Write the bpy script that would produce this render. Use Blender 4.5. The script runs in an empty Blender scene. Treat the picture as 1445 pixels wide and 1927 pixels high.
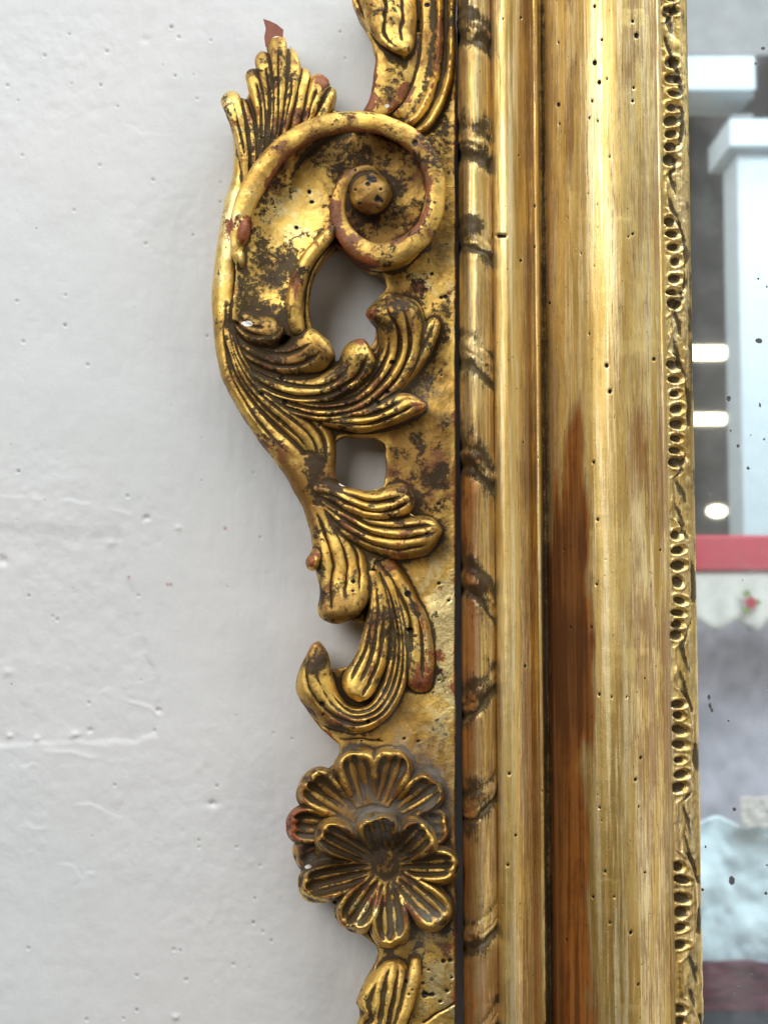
import bpy, math, random
import numpy as np
from mathutils import Vector, Matrix, kdtree
from mathutils.geometry import tessellate_polygon

random.seed(7)
rng = np.random.default_rng(11)
scene = bpy.context.scene
col = scene.collection
MM = 0.001

# ------------------------------------------------------------------ camera
W, H = 1445.0, 1927.0
FPX = 2650.0                       # focal length in photo pixels
PITCH = math.radians(3.3)          # looking slightly up
ROLL = math.radians(-0.2)
DIST = 0.655                       # camera to wall
cam_d = bpy.data.cameras.new("camera")
cam = bpy.data.objects.new("camera", cam_d)
col.objects.link(cam)
cam_d.sensor_fit = 'VERTICAL'
cam_d.sensor_height = 24.0
cam_d.lens = 24.0 * FPX / H
cam_d.clip_start = 0.01
cam_d.clip_end = 50
ROT = Matrix.Rotation(math.pi / 2 + PITCH, 3, 'X') @ Matrix.Rotation(ROLL, 3, 'Z')
CAMLOC = Vector((0.0, -DIST, -0.034))
cam.matrix_world = Matrix.Translation(CAMLOC) @ ROT.to_4x4()
cam_d.dof.use_dof = True
cam_d.dof.focus_distance = 0.622
cam_d.dof.aperture_fstop = cam_d.lens / 3.0
scene.camera = cam

# ------------------------------------------------------------------ light
world = bpy.data.worlds.new("World")
scene.world = world
world.use_nodes = True
world.node_tree.nodes["Background"].inputs[0].default_value = (1.0, 0.95, 0.88, 1)
world.node_tree.nodes["Background"].inputs[1].default_value = 0.06


def area(name, loc, target, sx, sy, power, colour):
    l = bpy.data.lights.new(name, 'AREA')
    l.shape = 'RECTANGLE'; l.size = sx; l.size_y = sy
    l.energy = power; l.color = colour
    o = bpy.data.objects.new(name, l); col.objects.link(o)
    o.location = loc
    o.rotation_euler = (Vector(target) - Vector(loc)).to_track_quat('-Z', 'Y').to_euler()
    return o


area("daylight_opening", (-1.25, -1.85, 1.25), (0, 0, 0), 1.7, 1.6, 54, (1.0, 0.975, 0.94))
area("overhead_fill", (0.5, -1.2, 2.3), (0.45, -1.0, 0), 2.4, 1.1, 52, (0.90, 0.95, 1.0))  # added overhead light for the post and the wall relief
area("post_fill", (1.0, -.30, 1.1), (0.75, -2.0, 0.05), 1.2, 0.8, 44, (0.84, 0.95, 1.0))  # added lamp, only there to brighten the post and cloths
area("right_fill", (1.25, -1.1, -0.35), (0.05, 0, 0), 0.5, 1.0, 5, (1.0, 0.92, 0.80))  # added soft fill from the right, no actual lamp

scene.view_settings.view_transform = 'Standard'
scene.view_settings.look = 'None'
scene.view_settings.gamma = 1
scene.view_settings.exposure = 0
scene.render.engine = 'CYCLES'
scene.cycles.use_denoising = True
scene.cycles.max_bounces = 8
scene.cycles.glossy_bounces = 5

# ------------------------------------------------------------------ helpers
_R = np.array([list(r) for r in ROT])
_C = np.array(CAMLOC)


def P(px, py, d):
    """photo pixel -> point at depth d (mm) in front of the wall plane y=0"""
    px = np.asarray(px, float); py = np.asarray(py, float); d = np.asarray(d, float)
    px, py, d = np.broadcast_arrays(px, py, d)
    dirs = np.stack([px - W / 2, H / 2 - py, -np.full(px.shape, FPX)], -1) @ _R.T
    t = (-d * MM - _C[1]) / dirs[..., 1]
    return _C + dirs * t[..., None]


PXM = (DIST - 0.03) / FPX          # metres per photo pixel at carving depth


def crom(pts, n, param=None):
    pts = np.asarray(pts, float)
    if pts.ndim == 1:
        pts = pts[:, None]
    m = len(pts)
    t = np.linspace(0, m - 1, n) if param is None else np.asarray(param) * (m - 1)
    i = np.clip(t.astype(int), 0, m - 2); f = (t - i)[:, None]
    ext = np.vstack([2 * pts[0] - pts[1], pts, 2 * pts[-1] - pts[-2]])
    p0, p1, p2, p3 = ext[i], ext[i + 1], ext[i + 2], ext[i + 3]
    return 0.5 * ((2 * p1) + (-p0 + p2) * f + (2 * p0 - 5 * p1 + 4 * p2 - p3) * f ** 2
                  + (-p0 + 3 * p1 - 3 * p2 + p3) * f ** 3)


def arc(pts, n):
    q = crom(pts, 400)
    s = np.r_[0, np.cumsum(np.linalg.norm(np.diff(q, axis=0), axis=1))]
    u = np.linspace(0, s[-1], n)
    return np.stack([np.interp(u, s, q[:, k]) for k in range(q.shape[1])], -1)


def lin(vals, n):
    if np.isscalar(vals):
        return np.full(n, float(vals))
    return crom(vals, n)[:, 0]


def sstep(a, b, x):
    t = np.clip((x - a) / (b - a), 0, 1)
    return t * t * (3 - 2 * t)


def vnoise(p, scale, seed=0):
    """value noise, p (...,2 or 3) -> -1..1"""
    q = np.asarray(p) * scale
    i = np.floor(q).astype(np.int64); f = q - i
    f = f * f * (3 - 2 * f)
    dim = q.shape[-1]
    out = np.zeros(q.shape[:-1])
    K = [73856093, 19349663, 83492791]
    for c in range(1 << dim):
        h = np.full(q.shape[:-1], seed * 2654435761 % 4294967296, dtype=np.int64); w = np.ones(q.shape[:-1])
        for k in range(dim):
            b = (c >> k) & 1
            h = h ^ ((i[..., k] + b) * K[k])
            w = w * (f[..., k] if b else 1 - f[..., k])
        h = (h ^ (h >> 13)) * 1274126177 & 0xffffffff
        h = (h ^ (h >> 16)) * 2246822519 & 0xffffffff
        h = h ^ (h >> 15)
        out += w * ((h & 0xffff) / 32767.5 - 1)
    return out


def fbm(p, scale, oct=4, seed=0, gain=.5):
    o = 0; a = 1
    for k in range(oct):
        o = o + a * vnoise(p, scale * 2 ** k, seed + k * 17); a *= gain
    return o


def mesh_obj(name, verts, faces, mat, parent=None, smooth=True, attrs=None):
    me = bpy.data.meshes.new(name)
    verts = np.asarray(verts, np.float32).reshape(-1, 3)
    if isinstance(faces, np.ndarray):
        k = faces.shape[1]
        me.vertices.add(len(verts)); me.vertices.foreach_set("co", verts.ravel())
        me.loops.add(faces.size); me.loops.foreach_set("vertex_index", faces.astype(np.int32).ravel())
        me.polygons.add(len(faces))
        me.polygons.foreach_set("loop_start", np.arange(0, faces.size, k, dtype=np.int32))
        me.update(calc_edges=True); me.validate()
    else:
        me.from_pydata([tuple(map(float, v)) for v in verts], [], faces); me.update()
    if smooth:
        me.polygons.foreach_set("use_smooth", np.ones(len(me.polygons), bool))
    for k, v in (attrs or {}).items():
        a = me.attributes.new(k, 'FLOAT', 'POINT'); a.data.foreach_set("value", np.asarray(v, np.float32).ravel())
    if mat:
        me.materials.append(mat)
    o = bpy.data.objects.new(name, me)
    col.objects.link(o)
    if parent:
        o.parent = parent
        if parent.parent is None:
            o.matrix_parent_inverse = parent.matrix_basis.inverted()
    return o


def grid_faces(nu, nv):
    i = np.arange(nu - 1)[:, None]; j = np.arange(nv - 1)[None, :]
    a = (i * nv + j).ravel()
    return np.stack([a, a + nv, a + nv + 1, a + 1], -1)


def tag(o, label=None, cat=None, kind=None, group=None):
    if label: o["label"] = label
    if cat: o["category"] = cat
    if kind: o["kind"] = kind
    if group: o["group"] = group
    return o


# ------------------------------------------------------------------ materials
class NT:
    def __init__(self, name):
        self.m = bpy.data.materials.new(name); self.m.use_nodes = True
        self.t = self.m.node_tree; self.n = self.t.nodes
        self.b = self.n["Principled BSDF"]

    def node(self, kind, **kw):
        x = self.n.new(kind)
        for k, v in kw.items():
            setattr(x, k, v)
        return x

    def link(self, a, b):
        self.t.links.new(a, b)

    def put(self, sock, v):
        if hasattr(v, "is_linked") or hasattr(v, "links"):
            self.link(v, sock)
        else:
            sock.default_value = v

    def math(self, op, a, b=0.0, c=None, clamp=False):
        x = self.node('ShaderNodeMath', operation=op); x.use_clamp = clamp
        self.put(x.inputs[0], a); self.put(x.inputs[1], b)
        if c is not None: self.put(x.inputs[2], c)
        return x.outputs[0]

    def ramp(self, v, a, b, lo=0.0, hi=1.0):
        x = self.node('ShaderNodeMapRange', interpolation_type='SMOOTHSTEP')
        self.put(x.inputs[0], v); x.inputs[1].default_value = a; x.inputs[2].default_value = b
        x.inputs[3].default_value = lo; x.inputs[4].default_value = hi
        return x.outputs[0]

    def mix(self, f, a, b):
        x = self.node('ShaderNodeMix', data_type='RGBA')
        self.put(x.inputs[0], f); self.put(x.inputs[6], a); self.put(x.inputs[7], b)
        return x.outputs[2]

    def mixf(self, f, a, b):
        x = self.node('ShaderNodeMix', data_type='FLOAT')
        self.put(x.inputs[0], f); self.put(x.inputs[2], a); self.put(x.inputs[3], b)
        return x.outputs[0]

    def coords(self, scale=(1, 1, 1), obj=None):
        tc = self.node('ShaderNodeTexCoord')
        if obj: tc.object = obj
        mp = self.node('ShaderNodeMapping'); mp.inputs['Scale'].default_value = scale
        self.link(tc.outputs['Object'], mp.inputs[0])
        return mp.outputs[0]

    def noise(self, vec, scale, detail=4, rough=.6, dist=0.0):
        x = self.node('ShaderNodeTexNoise')
        self.link(vec, x.inputs['Vector'])
        x.inputs['Scale'].default_value = scale; x.inputs['Detail'].default_value = detail
        x.inputs['Roughness'].default_value = rough; x.inputs['Distortion'].default_value = dist
        return x.outputs[0]

    def voro(self, vec, scale, rnd=1.0):
        x = self.node('ShaderNodeTexVoronoi'); self.link(vec, x.inputs['Vector'])
        x.inputs['Scale'].default_value = scale; x.inputs['Randomness'].default_value = rnd
        return x.outputs['Distance']

    def attr(self, name):
        x = self.node('ShaderNodeAttribute'); x.attribute_name = name
        return x.outputs['Fac']

    def bump(self, h, dist, strength=1.0):
        x = self.node('ShaderNodeBump'); self.link(h, x.inputs['Height'])
        x.inputs['Distance'].default_value = dist; x.inputs['Strength'].default_value = strength
        self.link(x.outputs[0], self.b.inputs['Normal'])


GOLD_A = (0.86, 0.57, 0.15, 1)
GOLD_B = (0.58, 0.33, 0.07, 1)
GOLD_C = (0.95, 0.76, 0.35, 1)
BOLE = (0.23, 0.048, 0.014, 1)
BOLE2 = (0.36, 0.105, 0.026, 1)
PATINA = (0.036, 0.022, 0.009, 1)
DUST = (0.26, 0.24, 0.21, 1)
GESSO = (0.78, 0.75, 0.70, 1)

root = bpy.data.objects.new("gilded_mirror", None)
col.objects.link(root)
root.location = tuple(P(1000, 2010, 9))
tag(root, "antique gilded carved wooden mirror frame with scroll, acanthus and rosette hanging on white wall", "mirror")


def gold_carved():
    t = NT("gilded_carved_wood")
    v = t.coords()
    n_big = t.noise(v, 34, 6, .68)
    n_mid = t.noise(v, 130, 7, .72, .3)
    n_fine = t.noise(v, 520, 6, .75)
    n_col = t.noise(v, 30, 3, .5)
    n_w = t.noise(v, 75, 6, .7, .5)
    cav, cavl = t.attr("cav"), t.attr("cavl")
    hole, dust, chip, bole_a = t.attr("hole"), t.attr("dust"), t.attr("chip"), t.attr("bole")
    tone, grime = t.attr("tone"), t.attr("grime")
    z = lambda n, k: t.math('MULTIPLY', t.math('SUBTRACT', n, .5), k)
    add = lambda *a: a[0] if len(a) == 1 else t.math('ADD', a[0], add(*a[1:]))
    # gold tone
    g = t.mix(t.ramp(n_col, .30, .55), GOLD_B, GOLD_A)
    g = t.mix(t.ramp(t.math('SUBTRACT', n_mid, t.math('MULTIPLY', tone, .22)), .52, .70), g, GOLD_C)
    # rubbed through to the red clay
    wear = add(t.math('MULTIPLY', cav, .42), z(n_w, 3.4), z(n_fine, 1.6), z(n_big, 2.4), t.math('MULTIPLY', bole_a, 1.35))
    wear = t.ramp(wear, .40, .64)
    bcol = t.mix(t.ramp(n_fine, .40, .60), BOLE, BOLE2)
    bcol = t.mix(t.ramp(n_mid, .45, .65), bcol, (0.085, 0.030, 0.014, 1))
    c = t.mix(wear, g, bcol)
    # grime and old varnish in the cuts and over the leaf; tone adds painted shade
    pat = add(t.math('MULTIPLY', t.math('MINIMUM', cav, .18), -.85), t.math('MULTIPLY', t.math('MINIMUM', cavl, .25), -.85), z(n_mid, 2.7), z(n_fine, 1.7), z(n_big, 2.4), t.math('MULTIPLY', tone, .16), t.math('MULTIPLY', grime, .40))
    patm = t.ramp(pat, .12, .46)
    sp = t.voro(v, 420)
    spm = t.math('MULTIPLY', t.ramp(sp, .10, .18, 1, 0), t.ramp(n_mid, .47, .54))
    patm = t.math('MAXIMUM', patm, spm)
    film = t.math('MULTIPLY', t.ramp(add(n_w, t.math('MULTIPLY', cavl, -.16), t.math('MULTIPLY', tone, .24)), .38, .66), .78)
    c = t.mix(film, c, (0.175, 0.072, 0.012, 1))
    c = t.mix(t.math('MULTIPLY', patm, .94), c, PATINA)
    dm = t.math('MULTIPLY', dust, t.ramp(t.math('ADD', n_mid, t.math('MULTIPLY', cavl, -.12)), .38, .60))
    c = t.mix(t.math('MULTIPLY', dm, .8), c, DUST)
    hm = t.ramp(hole, .35, .6)
    c = t.mix(hm, c, (0.012, 0.008, 0.005, 1))
    chm = t.ramp(chip, .4, .55)
    c = t.mix(chm, c, GESSO)
    t.link(c, t.b.inputs['Base Color'])
    non = t.math('MAXIMUM', t.math('MAXIMUM', wear, patm), t.math('MAXIMUM', hm, t.math('MAXIMUM', dm, chm)))
    non = t.math('MAXIMUM', non, t.math('MULTIPLY', film, .5))
    t.link(t.math('SUBTRACT', 1.0, t.math('MULTIPLY', non, .97)), t.b.inputs['Metallic'])
    r = t.mixf(t.ramp(n_fine, .35, .65), .33, .54)
    r = t.mixf(non, r, t.mixf(n_mid, .36, .60))
    r = t.mixf(dm, r, .85)
    t.link(t.mixf(patm, .5, .22), t.b.inputs['Specular IOR Level'])
    t.link(r, t.b.inputs['Roughness'])
    hgt = add(t.math('MULTIPLY', n_fine, .55), t.math('MULTIPLY', n_mid, .35), t.math('MULTIPLY', patm, -.22), t.math('MULTIPLY', wear, -.12))
    t.bump(hgt, .0009, .75)
    return t.m


def gold_moulding(name):
    t = NT(name)
    v = t.coords()
    vs = t.coords((1, 1, .022))        # drawn out along the length
    vm = t.coords((1, 1, .09))
    s_fine = t.noise(vs, 1900, 5, .78)
    s_mid = t.noise(vs, 420, 5, .68)
    s_med = t.noise(vm, 90, 5, .65)
    n_big = t.noise(v, 24, 5, .65)
    n_mid = t.noise(v, 170, 5, .7)
    n_fine = t.noise(v, 900, 4, .7)
    cav, hole, bole_a, lap = t.attr("cav"), t.attr("hole"), t.attr("bole"), t.attr("lap")
    dark_a = t.attr("dark")
    z = lambda n, k: t.math('MULTIPLY', t.math('SUBTRACT', n, .5), k)
    add = lambda *a: a[0] if len(a) == 1 else t.math('ADD', a[0], add(*a[1:]))
    g = t.mix(t.ramp(s_med, .36, .62), (0.50, 0.32, 0.09, 1), (0.78, 0.57, 0.21, 1))
    g = t.mix(t.ramp(s_mid, .46, .60), g, (0.92, 0.76, 0.43, 1))
    g = t.mix(t.math('MULTIPLY', lap, .6), g, (0.88, 0.68, 0.28, 1))
    w = add(z(s_fine, 4.6), z(s_mid, 2.6), z(s_med, 1.3), z(n_big, 1.5), z(n_mid, .45), t.math('MULTIPLY', cav, .3), t.math('MULTIPLY', bole_a, 1.5), t.math('MULTIPLY', lap, -.3))
    wear = t.ramp(w, .17, .62)
    deep = t.ramp(add(bole_a, z(n_mid, .5), z(s_mid, 1.7), z(s_fine, 2.2)), .45, 1.15)
    bcol = t.mix(t.ramp(s_mid, .38, .62), (0.12, 0.036, 0.010, 1), (0.25, 0.100, 0.026, 1))
    c = t.mix(t.math('MULTIPLY', wear, .68), g, bcol)
    dcol = t.mix(t.ramp(add(s_mid, z(n_big, .8), z(s_fine, .5)), .38, .64), (0.10, 0.026, 0.005, 1), (0.30, 0.100, 0.013, 1))
    dcol = t.mix(t.ramp(add(bole_a, z(n_big, .9), z(s_mid, .8)), 1.15, 1.85, 0, .6), dcol, (0.055, 0.018, 0.006, 1))
    c = t.mix(t.math('MULTIPLY', deep, .94), c, dcol)
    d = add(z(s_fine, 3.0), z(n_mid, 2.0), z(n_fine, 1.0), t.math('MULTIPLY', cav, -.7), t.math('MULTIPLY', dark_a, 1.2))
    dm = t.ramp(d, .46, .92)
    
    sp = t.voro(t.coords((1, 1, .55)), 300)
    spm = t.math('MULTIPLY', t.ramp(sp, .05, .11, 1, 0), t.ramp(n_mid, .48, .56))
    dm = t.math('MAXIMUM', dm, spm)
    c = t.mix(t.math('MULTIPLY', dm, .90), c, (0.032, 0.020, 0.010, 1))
    hm = t.ramp(hole, .35, .6)
    c = t.mix(hm, c, (0.012, 0.008, 0.005, 1))
    t.link(c, t.b.inputs['Base Color'])
    non = t.math('MAXIMUM', t.math('MAXIMUM', hm, deep), t.math('MAXIMUM', t.math('MULTIPLY', wear, .48), dm))
    t.link(t.math('SUBTRACT', 1.0, t.math('MULTIPLY', non, .96)), t.b.inputs['Metallic'])
    r = t.mixf(t.ramp(s_fine, .35, .65), .40, .60)
    r = t.mixf(non, r, t.mixf(n_mid, .30, .55))
    t.link(r, t.b.inputs['Roughness'])
    t.link(t.mixf(non, .5, .20), t.b.inputs['Specular IOR Level'])
    hgt = add(t.math('MULTIPLY', s_fine, .7), t.math('MULTIPLY', s_mid, .7), t.math('MULTIPLY', n_fine, .5))
    t.bump(hgt, .0004, .45)
    return t.m


def plain(name, colr, rough=.6, metal=0.0, nscale=40, var=.25, emit=None):
    t = NT(name)
    v = t.coords()
    n = t.noise(v, nscale, 4, .6)
    dk = tuple(c * (1 - var) for c in colr[:3]) + (1,)
    t.link(t.mix(t.ramp(n, .3, .7), dk, tuple(colr[:3]) + (1,)), t.b.inputs['Base Color'])
    t.b.inputs['Roughness'].default_value = rough
    t.b.inputs['Metallic'].default_value = metal
    if emit:
        t.b.inputs['Emission Color'].default_value = tuple(colr[:3]) + (1,)
        t.b.inputs['Emission Strength'].default_value = emit
    return t.m


M_CARVE = gold_carved()
M_MOULD = gold_moulding("gilded_moulding")
M_WOOD = plain("raw_red_wood", (0.27, 0.085, 0.045), .6, nscale=300)
M_CORE = plain("dark_wood_core", (0.030, 0.022, 0.016), .7)

# ------------------------------------------------------------------ wall
def polydist(px, py, pts):
    """distance to polyline in px, and signed side"""
    best = np.full(px.shape, 1e9); side = np.zeros(px.shape); tt = np.zeros(px.shape)
    pts = np.asarray(pts, float)
    for k in range(len(pts) - 1):
        a, b = pts[k], pts[k + 1]; ab = b - a; L2 = (ab ** 2).sum()
        t = np.clip(((px - a[0]) * ab[0] + (py - a[1]) * ab[1]) / L2, 0, 1)
        dx = px - (a[0] + t * ab[0]); dy = py - (a[1] + t * ab[1])
        d = np.hypot(dx, dy); m = d < best
        best[m] = d[m]; side[m] = (ab[0] * dy - ab[1] * dx)[m]; tt[m] = ((k + t) / (len(pts) - 1))[m]
    return best, np.sign(side), tt


def build_wall():
    xs = np.r_[np.linspace(-1.1, -.24, 12)[:-1], np.arange(-.24, .05, .00062), np.linspace(.05, 1.1, 16)[1:]]
    zs = np.r_[np.linspace(-1.1, -.30, 10)[:-1], np.arange(-.30, .27, .00066), np.linspace(.27, 1.3, 12)[1:]]
    X, Z = np.meshgrid(xs, zs, indexing='ij')
    # pixel coordinates of wall points
    rel = np.stack([X - _C[0], np.zeros_like(X) - _C[1], Z - _C[2]], -1) @ _R
    PX = rel[..., 0] / -rel[..., 2] * FPX + W / 2
    PY = H / 2 - rel[..., 1] / -rel[..., 2] * FPX
    p2 = np.stack([X, Z], -1)
    h = .55 * fbm(p2, 9, 3, 1) + .16 * fbm(p2, 45, 3, 5)
    h += .075 * fbm(p2 * [1, .25], 260, 3, 9)              # brush strokes
    h += .09 * np.abs(fbm(p2, 110, 3, 21))
    rough = sstep(.1, .6, fbm(p2, 14, 2, 33) + .35 * sstep(900, 1500, PY))
    h += .10 * rough * fbm(p2, 210, 3, 25)
    wob = fbm(p2, 60, 3, 41) * 9 + fbm(p2, 260, 2, 43) * 3
    near = (np.abs(X) < .35) & (np.abs(Z) < .33)
    # old sunken patch
    right = np.interp(PY, [985, 1040, 1200, 1290, 1400], [228, 236, 265, 302, 300])
    ins = sstep(-12, 18, PY + wob * .7 - 996) * sstep(10, -10, PX + wob - right) * sstep(7, -7, PY + wob * .7 - np.interp(PX, [0, 130, 300], [1402, 1392, 1386]))
    h -= .55 * ins
    h += .12 * ins * fbm(p2, 150, 3, 57)
    for pts, hh, ww in [
        ([(-30, 932), (60, 938), (130, 940), (180, 947), (225, 962), (265, 970), (310, 971)], .42, 5),
        ([(186, 1312), (205, 1300), (235, 1290), (280, 1279)], .45, 4),
        ([(215, 1326), (236, 1320), (262, 1326), (285, 1333), (302, 1347)], .6, 4),
        ([(75, 1410), (130, 1412), (170, 1420), (245, 1432)], .55, 7),
        ([(40, 1444), (62, 1438), (75, 1440)], .4, 3), ([(105, 1446), (125, 1441)], .35, 3),
        ([(48, 1543), (68, 1566), (88, 1592)], .4, 5), ([(66, 1566), (90, 1558)], .5, 3),
        ([(118, 1628), (140, 1630), (150, 1650), (132, 1660)], .5, 3), ([(150, 1655), (165, 1642), (178, 1640)], .5, 3),
        ([(125, 1515), (165, 1508), (180, 1514), (230, 1540)], .4, 3),
        ([(432, 1330), (452, 1330), (455, 1318), (475, 1316)], .3, 4), ([(440, 1345), (447, 1390), (448, 1430)], .3, 3),
        ([(430, 1525), (465, 1515), (480, 1495), (505, 1480)], .35, 4),
        ([(320, 1665), (343, 1612)], -.3, 4), ([(292, 1738), (330, 1715)], -.35, 5),
        ([(116, 1765), (117, 1815), (125, 1852), (150, 1835), (172, 1814)], -.3, 9),
        ([(85, 105), (105, 118), (125, 132), (150, 128), (165, 112)], -.3, 9),
        ([(232, 235), (255, 241), (262, 252), (320, 250)], .22, 2.5), ([(180, 1000), (225, 1010), (235, 1050)], .3, 4),
        ([(235, 1170), (250, 1192), (280, 1190)], .28, 4), ([(440, 410), (415, 520)], .2, 6),
        ([(425, 1650), (395, 1740), (385, 1790)], .25, 6), ([(545, 1640), (515, 1700)], .25, 6)]:
        d, s, tt = polydist(PX + wob * .55, PY + wob * .55, pts)
        e = np.exp(-(d / ww) ** 2)
        fade = np.sin(np.pi * np.clip(tt * .96 + .02, 0, 1)) ** .5 * sstep(-.7, .5, fbm(p2, 130, 2, 61))
        h += .5 * hh * (.6 * e + .6 * np.tanh(s * d / 2.5) * np.exp(-(d / (ww * 3.5)) ** 2) * (hh > .2)) * fade * near
    pits = [(131, 64), (202, 97), (85, 105), (323, 51), (337, 70), (397, 76), (330, 143), (15, 161), (135, 157), (190, 160), (371, 186), (35, 189), (222, 200),
            (289, 339), (416, 343), (415, 380), (140, 396), (275, 459), (364, 442), (124, 556), (33, 567), (123, 612), (45, 643), (166, 687), (391, 632), (43, 293),
            (188, 311), (36, 887), (241, 934), (478, 890), (490, 1011), (261, 1121), (217, 1477), (409, 1479), (168, 1323), (446, 1594), (375, 1580), (375, 1594), (490, 1629),
            (511, 1770), (351, 1844), (258, 1836), (258, 1901), (54, 1785), (440, 1815), (340, 1788), (328, 1787), (164, 1919), (477, 1736), (495, 1753), (233, 1917),
            (55, 1121), (100, 1160), (109, 1166), (640, 60), (690, 40), (650, 110), (480, 1690), (291, 1375), (380, 905), (550, 1390), (515, 1380)]
    pits += [(random.uniform(0, 560), random.uniform(0, 1927)) for _ in range(35)]
    pit_dark = np.zeros_like(h)
    for k, (a, b) in enumerate(pits):
        rr = (random.uniform(2.2, 3.2) if k < 62 else random.uniform(1.3, 1.9)) * .95
        m = (np.abs(PX - a) < 14) & (np.abs(PY - b) < 14)
        d = np.hypot(PX[m] - a, PY[m] - b)
        h[m] += -.8 * rr / 3 * np.exp(-(d / rr) ** 2) + .05 * np.exp(-((d - rr * 1.8) / rr) ** 2)
        pit_dark[m] = np.maximum(pit_dark[m], np.exp(-(d / (rr * .8)) ** 2) * (.8 if k % 3 == 0 else .35))  # pit centres coloured darker
    for a, b, rr, hh in [(277, 975, 6, -1.2), (336, 994, 6, .7), (400, 1513, 7, -1.6), (298, 1337, 5, -1.4), (331, 1914, 6, .8), (5, 1055, 9, -1.2), (142, 1382, 8, .9), (70, 1390, 6, .7), (20, 1385, 5, .7),
                         (210, 1022, 7, .5), (275, 75, 9, -.35), (15, 1265, 9, .6), (170, 1375, 5, -.8)]:
        m = (np.abs(PX - a) < 40) & (np.abs(PY - b) < 40)
        h[m] += hh * np.exp(-(((PX[m] - a) / rr) ** 2 + ((PY[m] - b) / (rr * .8)) ** 2) * (1 + .5 * vnoise(p2[m], 500, 3)))
    red = np.zeros_like(h)
    for a, b, rr in [(424, 994, 3), (243, 1086, 2.5), (316, 1100, 2.5), (322, 1100, 2.5)]:
        red = np.maximum(red, np.exp(-(np.hypot(PX - a, PY - b) / rr) ** 2))
    V = np.stack([X, -h * MM, Z], -1)
    t = NT("white_painted_plaster")
    v = t.coords()
    n1, n2, n3 = t.noise(v, 7, 3, .5), t.noise(v, 420, 4, .7), t.noise(v, 30, 4, .6)
    c = t.mix(t.ramp(n1, .35, .65), (0.635, 0.66, 0.668, 1), (0.66, 0.66, 0.66, 1))
    c = t.mix(t.math('MULTIPLY', t.ramp(n3, .45, .8), .25), c, (0.58, 0.59, 0.58, 1))
    c = t.mix(t.attr("pit_dark"), c, (0.10, 0.09, 0.08, 1))
    c = t.mix(t.math('MULTIPLY', t.attr("red"), .8), c, (0.35, 0.06, 0.05, 1))
    t.link(c, t.b.inputs['Base Color'])
    t.b.inputs['Roughness'].default_value = .62
    t.bump(n2, .0003, .35)
    o = mesh_obj("wall", V, grid_faces(len(xs), len(zs))[:, ::-1], t.m, attrs={"pit_dark": pit_dark, "red": red})
    tag(o, "white painted plaster wall with cracks, pits and brush marks", "wall", "structure")


build_wall()

# ------------------------------------------------------------------ carved ornament
SRC = []           # (name, label, verts, faces) closed solids to be fused into carved wood
BACK = 9.0


def add_src(name, V, F, label=None):
    SRC.append((name, label, np.asarray(V, float), F))


def close_grid(top, bot):
    """top, bot (nu,nv,3) -> closed solid"""
    nu, nv = top.shape[:2]
    V = np.vstack([top.reshape(-1, 3), bot.reshape(-1, 3)])
    g = grid_faces(nu, nv); n = nu * nv
    F = [g, (g + n)[:, ::-1]]
    def wall(idx):
        a = idx[:-1]; b = idx[1:]
        return np.stack([a, b, b + n, a + n], -1)
    I = np.arange(n).reshape(nu, nv)
    F += [wall(I[:, 0])[:, ::-1], wall(I[:, -1]), wall(I[0, :]), wall(I[-1, :])[:, ::-1]]
    return V, np.vstack(F)


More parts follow.
